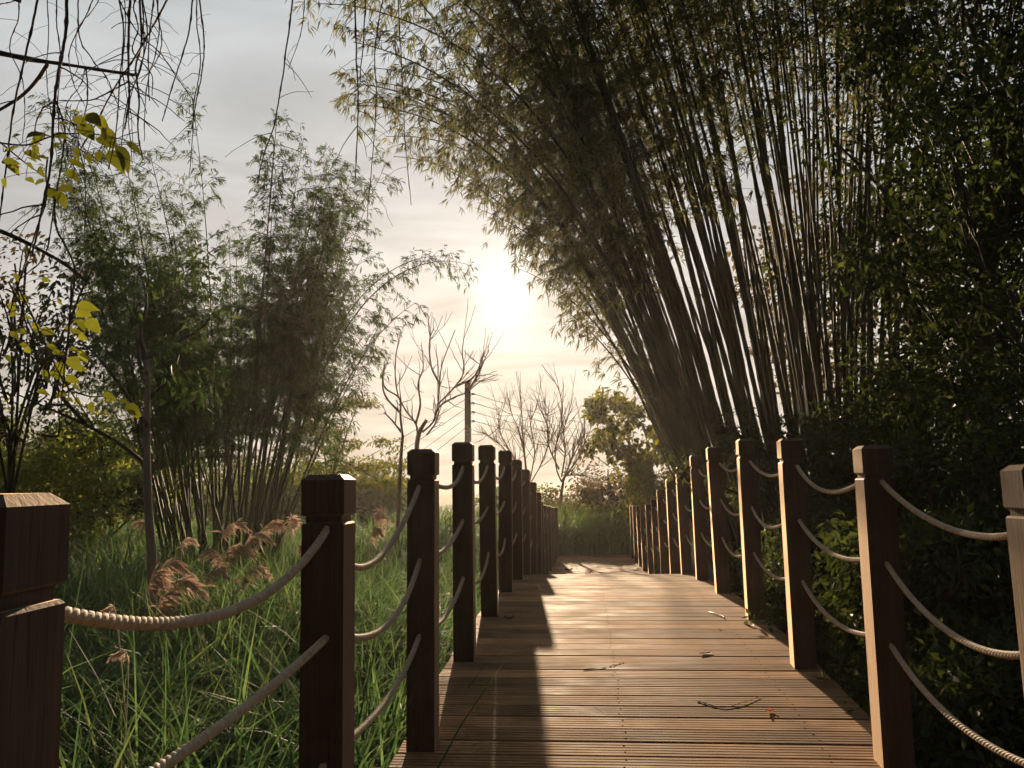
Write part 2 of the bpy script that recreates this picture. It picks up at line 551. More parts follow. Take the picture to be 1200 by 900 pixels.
def plank_mesh(k):
    w = PITCH - GAP
    prof = [(-w / 2, -THK), (-w / 2, -0.004), (-w / 2 + 0.003, 0.0)]
    ng = 4
    land = (w - 0.006 - ng * 0.0085) / (ng + 1)
    y = -w / 2 + 0.003
    for i in range(ng):
        y += land
        prof += [(y, 0), (y + 0.0020, -0.008), (y + 0.0065, -0.008), (y + 0.0085, 0)]
        y += 0.0085
    prof += [(w / 2 - 0.003, 0.0), (w / 2, -0.004), (w / 2, -THK)]
    rr = np.random.default_rng(100 + k)
    xs = [V0 + rr.uniform(-.004, .006), V1 + rr.uniform(-.006, .004)]
    V = np.array([(x, a, b) for x in xs for a, b in prof])
    n = len(prof)
    quads = [(i, i + 1, n + i + 1, n + i) for i in range(n - 1)] + [(n - 1, 0, n, 2 * n - 1)]
    bm_faces = [tuple(q) for q in quads]
    me = bpy.data.meshes.new('plank')
    ends = [tuple(range(n - 1, -1, -1)), tuple(range(n, 2 * n))]
    verts = [tuple(v) for v in V]
    faces = bm_faces + ends
    mi = [0] * len(faces)
    # screw heads, two at each joist
    for vx in (V_IN_L + 0.1, 0.14, V_IN_R - 0.16):
        for sy in (-0.036, 0.036):
            cx, cy = vx + rr.uniform(-.012, .012), sy + rr.uniform(-.006, .006)
            b = len(verts)
            verts += [(cx + 0.0048 * math.cos(t), cy + 0.0048 * math.sin(t), 0.0009) for t in np.linspace(0, 2 * np.pi, 6, endpoint=False)]
            faces.append(tuple(range(b, b + 6)))
            mi.append(1)
    me.from_pydata(verts, [], faces)
    me.materials.append(M['plank'])
    me.materials.append(M['screw'])
    me.polygons.foreach_set('material_index', mi)
    me.polygons.foreach_set('use_smooth', [False] * len(faces))
    me.update()
    return me


plank_meshes = [plank_mesh(k) for k in range(4)]
u = -1.6
pk = 0
while u < DECK_END:
    o = bpy.data.objects.new('plank', plank_meshes[pk % 4])
    link(o, boardwalk)
    z0, z1 = deck_z(u - 0.05), deck_z(u + 0.05)
    o.location = bw(u, random.uniform(-.004, .004), deck_z(u) + random.uniform(-.0012, .0012))
    o.rotation_euler = (math.atan2(z1 - z0, 0.1) + R(random.gauss(0, 0.15)), R(random.gauss(0, 0.04)), -YAW + R(random.gauss(0, 0.05)))
    u += PITCH
    pk += 1
for v in (V_IN_L - 0.05, 0.24, V_IN_R + 0.05):
    us = np.linspace(-1.7, DECK_END - 0.05, 70)
    Vb, Qb = [], []
    for uu in us:
        zt = deck_z(uu) - THK - 0.004
        for dv, dz in ((-.05, 0), (.05, 0), (.05, -.2), (-.05, -.2)):
            Vb.append(bw(uu, v + dv, zt + dz))
    for i in range(len(us) - 1):
        for j in range(4):
            Qb.append((i * 4 + j, i * 4 + (j + 1) % 4, i * 4 + 4 + (j + 1) % 4, i * 4 + 4 + j))
    Qb += [(0, 3, 2, 1), tuple(len(Vb) - 4 + k for k in range(4))]
    obj('stringer', mesh_np('stringer', Vb, None, Qb, [M['beam']]), boardwalk)
Vb = [bw(DECK_END - 0.02 + a, c, deck_z(DECK_END) + z) for z in (-0.2, 0.014) for a, c in ((0, V0), (0, V1), (0.12, V1), (0.12, V0))]
obj('end_beam', mesh_np('end_beam', Vb, None, [(0, 1, 5, 4), (1, 2, 6, 5), (2, 3, 7, 6), (3, 0, 4, 7), (4, 5, 6, 7)], [M['plank']]), boardwalk)
for uu in np.arange(-0.5, 20, 2.56):
    for v in (V_IN_L - 0.05, V_IN_R + 0.05):
        zt = deck_z(uu) - THK - 0.21
        b = bw(uu, v, 0)
        zb = float(ground_z(b[0], b[1])) - 0.3
        hw = 0.075
        Vb = [bw(uu + a, v + c, z) for z in (zb, zt) for a, c in ((-hw, -hw), (hw, -hw), (hw, hw), (-hw, hw))]
        obj('pile', mesh_np('pile', Vb, None, [(0, 1, 5, 4), (1, 2, 6, 5), (2, 3, 7, 6), (3, 0, 4, 7), (4, 5, 6, 7)], [M['beam']]), boardwalk)


# ------------------------------------------------------------------ railing posts
def rings_mesh(name, rings, mat):
    V, Q = [], []
    for z, h in rings:
        V += [(-h, -h, z), (h, -h, z), (h, h, z), (-h, h, z)]
    for i in range(len(rings) - 1):
        for j in range(4):
            Q.append((i * 4 + j, i * 4 + (j + 1) % 4, i * 4 + 4 + (j + 1) % 4, i * 4 + 4 + j))
    n = len(V)
    Q += [(3, 2, 1, 0), (n - 4, n - 3, n - 2, n - 1)]
    return mesh_np(name, V, None, Q, [mat])


h = PW / 2
shaft_me = rings_mesh('shaft', [(-0.03, h - .001), (PH - 0.131, h - .001), (PH - 0.126, h - .005)], M['post'])
neck_me = rings_mesh('neck', [(PH - 0.126, h - 0.010), (PH - 0.108, h - 0.010)], M['post'])
cap_me = rings_mesh('cap', [(PH - 0.108, h - .004), (PH - 0.104, h), (PH - 0.014, h), (PH, h - 0.016)], M['post'])
ORD = ['first', 'second', 'third', 'fourth', 'fifth', 'sixth', 'seventh', 'eighth', 'ninth', 'tenth', 'eleventh', 'twelfth', 'thirteenth', 'fourteenth', 'fifteenth', 'sixteenth']
SIDES = {}
SP = 1.28
for side, u0, vin in (('right', 2.15, V_IN_R + h), ('left', 0.985, V_IN_L - h)):
    posts = []
    k = 0
    while u0 + k * SP < DECK_END - 0.1:
        uu = u0 + k * SP + (0.0 if k else 0.05 if side == 'right' else -0.04)
        root = empty('railing_post', bw(uu, vin + random.uniform(-.006, .006), deck_z(uu) + random.uniform(-.012, .004)))
        tilt = (R(random.gauss(0, 0.6)), R(random.gauss(0, 0.5)))
        root.rotation_euler = (tilt[0], tilt[1] - (R(1.0) if side == 'right' else 0), -YAW + R(random.gauss(0, 0.5) - (1.5 if side == 'right' else 0)))
        tag(root, f'square dark brown timber post, {ORD[k]} nearest in the {side} railing', 'post', 'railing posts along the boardwalk')
        for nm, me in (('shaft', shaft_me), ('neck', neck_me), ('cap', cap_me)):
            obj(nm, me, root)
        posts.append((uu, vin))
        k += 1
    SIDES[side] = posts


# ------------------------------------------------------------------ ropes, three twisted strands each
def rope_mesh(P, rad, strands=3, sides=6, pitch=0.075, step=0.006):
    """P dense path; three strands wound round it"""
    seg = np.linalg.norm(np.diff(P, axis=0), axis=1)
    s = np.concatenate([[0], np.cumsum(seg)])
    n = max(8, int(s[-1] / step))
    t = np.linspace(0, s[-1], n)
    C = np.stack([np.interp(t, s, P[:, i]) for i in range(3)], -1)
    T = unit(np.gradient(C, axis=0))
    A = unit(np.cross(T, (0.0, 0.0, 1.0)))
    B = np.cross(A, T)
    tb = Tubes(sides)
    for k in range(strands):
        ph = 2 * np.pi * (t / pitch + k / strands)
        tb.add(C + 0.47 * rad * (np.cos(ph)[:, None] * A + np.sin(ph)[:, None] * B), rad * 0.60)
    return tb.mesh('rope_span', [M['rope']])


ROPE_DROP = (0.122, 0.42, 0.73)
rope_names = ('top', 'middle', 'bottom')
for side, posts in SIDES.items():
    for r, drop in enumerate(ROPE_DROP):
        first = posts[0]
        root = empty('railing_rope', bw(first[0], first[1], deck_z(first[0]) + PH - drop))
        tag(root, f'twisted tan rope sagging between posts, {rope_names[r]} line of the {side} railing', 'rope', 'ropes threaded through the railing posts')
        ext = [(posts[0][0] - SP, posts[0][1])] + posts
        for i in range(len(ext) - 1):
            (ua, va), (ub, vb) = ext[i], ext[i + 1]
            sag = random.uniform(0.085, 0.15)
            if side == 'left' and i == 1:
                sag = (0.13, 0.025, 0.05)[r]
            if side == 'right' and i == 0:
                sag = 0.16
            skew = random.uniform(0.85, 1.25)
            if side == 'left' and i == 2 and r == 0:
                sag, skew = 0.2, 0.7
            t = np.linspace(0, 1, 40)
            z = (deck_z(ua) + PH - drop) * (1 - t) + (deck_z(ub) + PH - drop) * t
            tt = t ** skew
            pr = 4 * tt * (1 - tt)
            z = z - sag * pr ** 0.9
            P = np.stack([bw(ua + (ub - ua) * a, va + random.choice((1, 1)) * 0.0, zz) for a, zz in zip(t, z)])
            P[:, 0] += 0.012 * np.sin(np.pi * t) * random.uniform(-1, 1)
            d = max(1.0, ub)
            me = rope_mesh(P - np.array(root.location), 0.0102, 3, 6 if d < 5 else 4, 0.055, 0.005 if d < 5 else 0.012)
            obj('rope_span', me, root)


# ------------------------------------------------------------------ bamboo
def bamboo_culm(base, az, th0, th1, length, power=2.0, step=0.22, wob=0.02):
    n = int(length / step)
    t = np.linspace(0, 1, n)
    th = th0 + (th1 - th0) * t ** power
    az = az + np.cumsum(rng.normal(0, wob, n))
    d = np.stack([np.sin(th) * np.cos(az), np.sin(th) * np.sin(az), np.cos(th)], -1) * step
    return np.concatenate([[base], base + np.cumsum(d, axis=0)[:-1]]), t


def sprays(P, t, t0, per, blen, leaf_n, dens=1.0, droop=0.5, side_bias=None, taper=(1.12, 0.62)):
    """branchlets leaving the culm's nodes, carrying fans of leaves"""
    tw, LP, LD = [], [], []
    T = unit(np.gradient(P, axis=0))
    for i in range(len(P)):
        if t[i] < t0 or random.random() > dens:
            continue
        for _ in range(per):
            a = rng.normal(size=3)
            a -= T[i] * (a @ T[i])
            a = unit(a)
            d = unit(a * 0.9 + T[i] * random.uniform(0.2, 0.9) + np.array((0, 0, random.uniform(-.1, .25))))
            if side_bias is not None:
                d = unit(d + side_bias * random.uniform(0, 1))
            bl = blen * random.uniform(0.5, 1.25) * (taper[0] - taper[1] * t[i])
            m = 6
            s = np.linspace(0, 1, m)
            path = P[i] + d * (s[:, None] * bl)
            path[:, 2] -= droop * bl * s ** 2.2
            tw.append((path, np.linspace(0.006, 0.002, m)))
            pd = unit(np.gradient(path, axis=0))
            nc = max(2, int(leaf_n * bl / blen / 6))
            ss = np.concatenate([rng.uniform(0.2, 0.95, nc - 1), [1.0]])
            k = np.minimum((ss * (m - 1)).astype(int), m - 2)
            f = (ss * (m - 1) - k)[:, None]
            cb = path[k] * (1 - f) + path[k + 1] * f
            cd = unit(pd[k] * 0.8 + rng.normal(0, 0.55, (nc, 3)) + np.array((0, 0, -0.15)))
            tl = rng.uniform(0.04, 0.16, nc)[:, None]
            ce = cb + cd * tl
            for q in range(0, nc, 2):
                tw.append((np.stack([cb[q], ce[q]]), np.array((0.0022, 0.0012))))
            nf = 6
            fan = unit(np.cross(cd, rng.normal(size=(nc, 3))))
            sp_ = np.linspace(-1.1, 1.1, nf)[None, :, None] + rng.normal(0, 0.2, (nc, nf, 1))
            dd = cd[:, None, :] * 0.9 + fan[:, None, :] * sp_ + rng.normal(0, 0.2, (nc, nf, 3)) + np.array((0, 0, -0.38))
            base = ce[:, None, :] - cd[:, None, :] * (np.abs(sp_) * 0.05) + rng.normal(0, 0.012, (nc, nf, 3))
            LP.append(base.reshape(-1, 3))
            LD.append(dd.reshape(-1, 3))
    return tw, LP, LD


def culm_radii(P, t, r0, nodes=0.35, rtop=0.15):
    rad = r0 * (1 - (1 - rtop) * t ** 1.3)
    k = np.arange(len(P))
    return rad * np.where(k % 2 == 0, 1.16, 0.96)


def build_bamboo(name, label, center, culms, mats, leaf, leaf_part='foliage', bound=None):
    root = empty(name, center)
    tag(root, label, 'bamboo')
    c0 = np.array(center)
    tws, LP, LD = Tubes(3), [], []
    for c in culms:
        P, t = bamboo_culm(c['base'], c['az'], c['th0'], c['th1'], c['len'], c.get('pow', 2.0))
        if bound is not None:
            keep = P[:, 0] > bound(P[:, 2]) - 0.15
            if not keep.all():
                n_ = int(np.argmin(keep))
                if n_ < 12:
                    continue
                P, t = P[:n_], t[:n_] * (1 / t[n_ - 1])
        rel = P - c0
        obj('culm', Tubes(6).add(rel, culm_radii(P, t, c['r'])).mesh('culm', [mats[0]]), root)
        tw, lp, ld = sprays(P, t, c['t0'], c['per'], c['blen'], c['leaf_n'], c.get('dens', 1.0), c.get('droop', 0.5), c.get('bias'), c.get('taper', (1.12, 0.62)))
        for path, rr in tw:
            if bound is not None and path[-1, 0] < bound(path[-1, 2]) - 0.05:
                continue
            tws.add(path - c0, rr)
        LP += lp
        LD += ld
    o = obj('branchlets', tws.mesh('branchlets', [mats[1]]), root)
    o['kind'] = 'stuff'
    LP = np.concatenate(LP)
    LD = np.concatenate(LD)
    if bound is not None:
        k = LP[:, 0] > bound(LP[:, 2]) + np.abs(rng.normal(0, 0.10, len(LP))) - 0.05 + 0.16 * np.sin(LP[:, 2] * 5.1) * np.sin(LP[:, 1] * 4.3)
        LP, LD = LP[k], LD[k]
    LP = LP - c0
    n = len(LP)
    L = leaf[0] * rng.uniform(0.6, 1.25, n)
    leaves_obj(leaf_part, LP, LD, L, L * leaf[1], mats[2], root, 0.35, 0.2, 0.18)
    return root, n


NLEAF = {}
# the big clump over the right railing
D0 = 15.0
K = D0 / 11.3
cx, cy = at(872, 540, D0)[0] + 0.72 * K, D0
culms = []


def add_culm(bx, by, lx, ly, bend, ln, **kw):
    """lx, ly lean from vertical in degrees (x, y), bend the extra lean at the tip"""
    az = math.atan2(ly, lx)
    th0 = R(math.hypot(lx, ly))
    culms.append(dict(base=np.array((bx, by, float(ground_z(bx, by)) - 0.05)), az=az, th0=th0, th1=th0 + R(bend), len=ln, **kw))


BZ = K * np.array((0.0, 0.6, 0.85, 1.3, 1.86, 2.65, 3.2, 4.0, 4.8, 5.4, 7.0)) + EZ
BX = K * np.array((2.1, 2.0, 1.78, 1.25, 0.83, 0.56, 0.06, -0.68, -1.36, -2.35, -3.4))


def right_bound(z):
    """how far the clump leans out over the path at a height"""
    return np.interp(z, BZ, BX)


for i in range(132):
    s = -1 + 2 * (i + rng.uniform(0, 1)) / 132    # position across the clump, -1 left .. 1 right
    lx = -8 - 12 * (-s) if s < 0 else -8 + 13 * s
    left = s < -0.3
    add_culm(cx + K * (0.85 * s + rng.normal(0, 0.07)), cy + K * rng.normal(0, 0.5), lx + rng.normal(0, 2.2), rng.normal(0, 4.5), rng.uniform(8, 34) if left else rng.uniform(3, 18), K * rng.uniform(10.0, 13.5),
             pow=2.6, r=K * rng.uniform(0.017, 0.034), t0=rng.uniform(0.40, 0.58) if left else rng.uniform(0.52, 0.70), per=3, blen=0.95 * K, leaf_n=40, dens=0.6, droop=0.5)
for lx, ly, bend, ln in ((-19, 2, 75, 9.8), (-17, -4, 80, 9.2), (-20, 5, 65, 9.2), (-16, -2, 80, 10.4), (-21, 0, 60, 8.4), (-18, 6, 70, 9.6), (-14, -6, 85, 10.4), (-20, -5, 70, 9.4), (-17, 3, 80, 10.4), (-22, 1, 55, 9.4), (-18, 0, 66, 10), (-20, 3, 62, 10)):
    add_culm(cx - 0.8 * K + rng.normal(0, 0.12), cy + rng.normal(0, 0.5), lx, ly, bend, K * ln, pow=3.0, r=K * rng.uniform(0.022, 0.036), t0=0.48, per=3, blen=0.95 * K, leaf_n=46, dens=0.8, droop=0.6)
for lx, ly, bend, ln in ((-21, 3, 45, 6.0), (-19, 6, 50, 6.4), (-17, 0, 55, 7.0), (-18, -3, 50, 5.6)):
    add_culm(cx - 0.85 * K + rng.normal(0, 0.08), cy + rng.normal(0, 0.5), lx, ly, bend, K * ln, pow=2.6, r=K * rng.uniform(0.015, 0.024), t0=0.5, per=2, blen=0.6 * K, leaf_n=20, dens=0.8, droop=0.6)
_, NLEAF['right'] = build_bamboo('bamboo_clump', 'huge dark bamboo clump leaning over the right railing towards the sun', (cx, cy, float(ground_z(cx, cy))), culms, (M['culm'], M['twig'], M['leaf_bamboo']), (0.17, 0.14), bound=right_bound)

# the feathery clump in the grass on the left
D1 = 15.0
cx, cy = at(262, 600, D1)[0], D1
culms = []
LB = []
for i in range(27):
    LB.append((rng.uniform(-0.75, 0.1), rng.uniform(-17, 0), rng.uniform(6.4, 9.6), rng.uniform(4, 14)))
for i in range(23):
    LB.append((rng.uniform(0.1, 0.75), rng.uniform(3, 13), rng.uniform(6.2, 9.3), rng.uniform(4, 14)))
for i in range(12):
    LB.append((rng.uniform(-0.4, 0.4), rng.uniform(-5, 7), rng.uniform(6.0, 7.8), rng.uniform(3, 12)))
for i in range(14):
    LB.append((rng.uniform(-0.6, 0.6), rng.uniform(-24, 24), rng.uniform(4.4, 6.2), rng.uniform(8, 30)))
for ox, lx, ln, bend in LB:
    add_culm(cx + ox, cy + rng.normal(0, 0.4), lx, rng.normal(0, 5), bend, ln, r=rng.uniform(0.018, 0.032),
             t0=rng.uniform(0.42, 0.58), per=3, blen=0.8, leaf_n=84, dens=0.9, droop=0.38, taper=(1.48, 1.15))
for ox, lx, bend, ln, ly in ((0.42, 15.5, 100, 8.3, 0), (0.4, 14, 85, 8.0, 3), (0.5, 21, 40, 6.4, -3)):
    add_culm(cx + ox, cy, lx, ly, bend, ln, pow=4.2, r=0.026, t0=0.34, per=3, blen=0.48, leaf_n=44, dens=1.0, droop=0.45)
_, NLEAF['left'] = build_bamboo('bamboo_clump', 'feathery green bamboo clump rising from the grass left of the boardwalk', (cx, cy, float(ground_z(cx, cy))), culms, (M['culm2'], M['twig'], M['leaf_bamboo2']), (0.105, 0.16))


# ------------------------------------------------------------------ broadleaf trees and shrubs
def clump_leaves(centers, radii, n_each, flat=0.75, leafdir_down=0.25):
    P, D = [], []
    for c, r in zip(centers, radii):
        v = unit(rng.normal(size=(n_each, 3)))
        rr = r * rng.uniform(0.25, 1.0, n_each) ** 0.5
        p = v * rr[:, None]
        p[:, 2] *= flat
        P.append(p + c)
        D.append(v * 0.7 + rng.normal(0, 0.6, (n_each, 3)) + np.array((0, 0, -leafdir_down)))
    return np.concatenate(P), np.concatenate(D)


def build_tree(name, label, cat, base, height, crown_c, crown_r, n_clumps, n_leaf, leaf, mats, trunk_r=0.1, clump_r=(0.3, 0.6), n_limbs=6, lean=(0, 0), trunk_top=0.55, shell=0.45, group=None, flat=0.75):
    """trunk, limbs reaching into an ellipsoid crown of leaf clumps"""
    base = np.asarray(base, float)
    root = empty(name, base)
    tag(root, label, cat, group)
    cc = np.asarray(crown_c, float) - base
    cr = np.asarray(crown_r, float)
    top = np.array((cc[0] * 0.7 + lean[0], cc[1] * 0.7 + lean[1], height * trunk_top))
    tp = smooth_path([(0, 0, -0.15), top * np.array((0.25, 0.25, 0.4)) + rng.normal(0, 0.05, 3), top * np.array((0.6, 0.6, 0.75)) + rng.normal(0, 0.06, 3), top], 12)
    tube_obj('trunk', tp, np.linspace(trunk_r, trunk_r * 0.55, 12) * np.concatenate([[1.3, 1.12], np.ones(10)]), mats[0], root, 8)
    v = unit(rng.normal(size=(n_clumps, 3)))
    rr = rng.uniform(shell, 1.0, n_clumps) ** 0.6
    C = cc + v * rr[:, None] * cr
    C = C + rng.normal(0, 0.12, C.shape) * cr
    rad = rng.uniform(clump_r[0], clump_r[1], n_clumps)
    for k in range(n_limbs):
        tgt = C[rng.integers(n_clumps)]
        st = tp[int(rng.integers(5, 12))]
        mid = st * 0.5 + tgt * 0.5 + np.array((0, 0, 0.12 * height)) * rng.uniform(0.1, 0.8)
        tube_obj('limb', smooth_path([st, mid, tgt], 9), np.linspace(trunk_r * 0.45, 0.012, 9), mats[0], root, 5)
    tw = Tubes(3)
    for k in range(n_clumps):
        st = tp[int(rng.integers(6, 12))]
        tgt = C[k]
        p = smooth_path([st * 0.35 + tgt * 0.65, (st * 0.2 + tgt * 0.8) + rng.normal(0, 0.06, 3), tgt], 5)
        tw.add(p, np.linspace(0.018, 0.006, 5))
    o = obj('twigs', tw.mesh('twigs', [mats[0]]), root)
    o['kind'] = 'stuff'
    P, Dd = clump_leaves(C, rad, n_leaf, flat)
    n = len(P)
    L = leaf[0] * rng.uniform(0.6, 1.3, n)
    leaves_obj('crown', P, Dd, L, L * leaf[1], mats[1], root, 0.45, 0.15, 0.1)
    return root


def gpt(px, d):
    x = at(px, 560, d)[0]
    return np.array((x, d, float(ground_z(x, d))))


def rel(px, py, d):
    return at(px, py, d)


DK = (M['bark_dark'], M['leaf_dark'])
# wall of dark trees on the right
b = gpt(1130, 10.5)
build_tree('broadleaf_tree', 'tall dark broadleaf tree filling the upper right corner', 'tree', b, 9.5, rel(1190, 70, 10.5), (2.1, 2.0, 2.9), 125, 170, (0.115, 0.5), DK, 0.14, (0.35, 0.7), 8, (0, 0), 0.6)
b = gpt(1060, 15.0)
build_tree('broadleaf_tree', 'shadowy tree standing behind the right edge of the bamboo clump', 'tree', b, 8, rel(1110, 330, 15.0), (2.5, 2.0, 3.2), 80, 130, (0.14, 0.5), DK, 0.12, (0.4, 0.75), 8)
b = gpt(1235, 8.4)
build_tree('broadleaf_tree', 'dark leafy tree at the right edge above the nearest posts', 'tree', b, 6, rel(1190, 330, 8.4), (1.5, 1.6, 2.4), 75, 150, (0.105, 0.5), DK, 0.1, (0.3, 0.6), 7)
b = gpt(960, 19.0)
build_tree('broadleaf_tree', 'yellowish tree seen through the gaps between the bamboo culms', 'tree', b, 7, rel(985, 330, 19.0), (2.2, 2.0, 3.0), 70, 90, (0.17, 0.5), (M['bark_dark'], M['leaf_brown']), 0.12, (0.4, 0.8), 6)
# shrubs behind the right railing
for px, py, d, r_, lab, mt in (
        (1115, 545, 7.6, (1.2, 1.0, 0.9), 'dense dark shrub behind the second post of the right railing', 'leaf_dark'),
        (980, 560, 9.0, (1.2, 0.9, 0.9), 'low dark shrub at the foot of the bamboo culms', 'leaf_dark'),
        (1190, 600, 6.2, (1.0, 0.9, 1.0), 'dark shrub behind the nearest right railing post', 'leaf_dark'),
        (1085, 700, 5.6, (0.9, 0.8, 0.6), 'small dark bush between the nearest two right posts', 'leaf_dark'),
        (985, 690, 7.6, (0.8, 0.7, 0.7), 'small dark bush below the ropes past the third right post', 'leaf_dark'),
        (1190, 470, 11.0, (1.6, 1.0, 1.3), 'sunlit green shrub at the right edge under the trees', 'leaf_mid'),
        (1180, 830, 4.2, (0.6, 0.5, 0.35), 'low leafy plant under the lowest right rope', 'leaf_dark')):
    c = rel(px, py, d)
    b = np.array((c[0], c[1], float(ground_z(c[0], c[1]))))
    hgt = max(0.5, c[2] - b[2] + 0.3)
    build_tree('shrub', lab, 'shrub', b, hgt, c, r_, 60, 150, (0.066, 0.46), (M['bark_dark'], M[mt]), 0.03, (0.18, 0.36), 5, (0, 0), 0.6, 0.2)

# beyond the end of the boardwalk
b = gpt(765, 23.5)
build_tree('broadleaf_tree', 'olive leafy tree in front of the bamboo beyond the boardwalk end', 'tree', b, 5.0, rel(750, 498, 23.5), (1.6, 1.3, 1.45), 64, 62, (0.17, 0.62), (M['bark_grey'], M['leaf_mid']), 0.07, (0.18, 0.42), 7)
b = gpt(720, 25.5)
build_tree('shrub', 'brownish green thicket behind the end of the boardwalk', 'shrub', b, 2.6, rel(718, 590, 25.5), (1.9, 1.2, 1.1), 80, 110, (0.12, 0.5), (M['bark_grey'], M['leaf_brown']), 0.04, (0.25, 0.5), 6, (0, 0), 0.5, 0.2)
b = gpt(790, 22.0)
build_tree('shrub', 'green shrub beside the far right railing posts', 'shrub', b, 2.2, rel(795, 585, 22.0), (1.4, 1.0, 1.1), 70, 110, (0.12, 0.5), (M['bark_grey'], M['leaf_mid']), 0.04, (0.25, 0.5), 5, (0, 0), 0.5, 0.2)
b = gpt(610, 27.0)
build_tree('shrub', 'low hazy shrub behind the far left railing posts', 'shrub', b, 2.0, rel(610, 600, 27.0), (2.2, 1.2, 0.8), 60, 90, (0.13, 0.5), (M['bark_grey'], M['leaf_far']), 0.04, (0.25, 0.5), 5, (0, 0), 0.5, 0.2)

# layered small tree left of the bare trees
b = gpt(385, 21.0)
root = empty('spreading_tree', b)
tag(root, 'small spreading tree with flat leafy layers right of the left bamboo', 'tree')
top = rel(400, 500, 21.0) - b
tp = smooth_path([(0, 0, -0.1), (0.05, 0, top[2] * 0.5), top], 10)
tube_obj('trunk', tp, np.linspace(0.07, 0.025, 10), M['bark_dark'], root, 7)
Cs, Rs = [], []
for px, py, w in ((390, 505, 38), (420, 520, 40), (360, 528, 34), (440, 545, 36), (395, 545, 46), (350, 558, 34), (415, 565, 40), (420, 472, 26), (375, 480, 26), (445, 565, 24)):
    tip = rel(px, py, 21.0 + rng.uniform(-.8, .8)) - b
    st = tp[int(rng.integers(4, 9))]
    tube_obj('limb', smooth_path([st, st * 0.5 + tip * 0.5 + np.array((0, 0, 0.05)), tip], 7), np.linspace(0.03, 0.008, 7), M['bark_dark'], root, 5)
    for k in range(7):
        Cs.append(tip + np.array((rng.uniform(-1, 1) * w / 1000 * 21, rng.normal(0, 0.35), rng.normal(0, 0.05))))
        Rs.append(rng.uniform(0.16, 0.34))
P, Dd = clump_leaves(np.array(Cs), np.array(Rs), 85, 0.4)
L = 0.10 * rng.uniform(0.6, 1.2, len(P))
leaves_obj('crown', P, Dd, L, L * 0.45, M['leaf_mid'], root)


# ------------------------------------------------------------------ bare trees
def bare_tree(label, d, trunk, limbs, mat, r0, twig_n=5, twig_len=0.7, name='bare_tree', group=None, mid_r=0.035):
    b3 = at(*trunk[0], d)
    base = np.array((b3[0], d, float(ground_z(b3[0], d))))
    root = empty(name, base)
    tag(root, label, 'tree', group)
    tp = smooth_path([base - base + (0, 0, -0.1)] + [at(x, y, d) - base for x, y in trunk[1:]], 14)
    tube_obj('trunk', tp, np.linspace(r0, r0 * 0.62, 14), mat, root, 8)
    for k, lm in enumerate(limbs):
        pts = [at(x, y, d + min(1.0, max(0.0, (trunk[-1][1] - y) / 40)) * (0.7 * math.sin(x * 0.055) + 0.3 * math.sin(y * 0.05))) - base for x, y in lm]
        p = smooth_path(pts, 5 * len(lm))
        tb = Tubes(5)
        rad = np.linspace(mid_r * rng.uniform(0.9, 1.2), 0.010, len(p))
        tb.add(p, rad)
        T = unit(np.gradient(p, axis=0))
        for j in range(twig_n):
            i = int(rng.uniform(0.25, 0.97) * (len(p) - 1))
            dr = unit(T[i] * 0.8 + rng.normal(0, 0.6, 3) + np.array((0, 0, 0.35)))
            ln = twig_len * rng.uniform(0.35, 1.1)
            s = np.linspace(0, 1, 6)[:, None]
            q = p[i] + dr * s * ln + np.array((0, 0, 0.25 * ln)) * s ** 2 + rng.normal(0, 0.015, (6, 3)) * s
            tb.add(q, np.linspace(rad[i] * 0.55 + 0.002, 0.005, 6), 4)
            if rng.random() < 0.6:
                dr2 = unit(dr + rng.normal(0, 0.6, 3))
                q2 = q[3] + dr2 * s * ln * 0.6
                tb.add(q2, np.linspace(0.007, 0.004, 6), 3)
        obj('branch', tb.mesh('branch', [mat]), root)
    return root, base


def z5(*pts):
    return [(400 + a / 3, 350 + b_ / 3) for a, b_ in pts]


bare_tree('bare reddish tree with upswept leafless limbs below the sun', 20.0,
          [(486, 620), (486, 560), (488, 530), (490, 512), (494, 502), (500, 492)],
          [z5((270, 490), (262, 440), (225, 390), (195, 320), (190, 220), (208, 110)),
           z5((285, 470), (325, 430), (340, 370), (346, 300), (355, 230), (400, 110)),
           z5((346, 300), (315, 235), (310, 150), (325, 105)),
           z5((325, 430), (345, 380), (400, 345), (440, 330), (490, 290), (550, 265)),
           z5((340, 370), (390, 320), (430, 260), (425, 190), (432, 130)),
           z5((262, 440), (278, 370), (270, 300), (288, 240), (282, 160)),
           z5((440, 330), (485, 260), (500, 190)),
           z5((400, 310), (470, 270), (520, 180)),
           z5((300, 480), (335, 430), (345, 370))],
          M['bark_red'], 0.068, 9, 0.75, mid_r=0.026)
bare_tree('slim bare tree with forked top beside the larger bare tree', 18.5,
          [(464, 640), (468, 575), (470, 535), (472, 510)],
          [z5((216, 490), (208, 420), (204, 350), (152, 310), (150, 240), (172, 225)),
           z5((206, 400), (160, 350), (145, 300), (155, 230)),
           z5((212, 470), (180, 430), (150, 400))],
          M['bark_red'], 0.05, 3, 0.4, mid_r=0.028)


def z9(*pts):
    k = 240 / 831
    return [(560 + a * k, 400 + b_ * k) for a, b_ in pts]


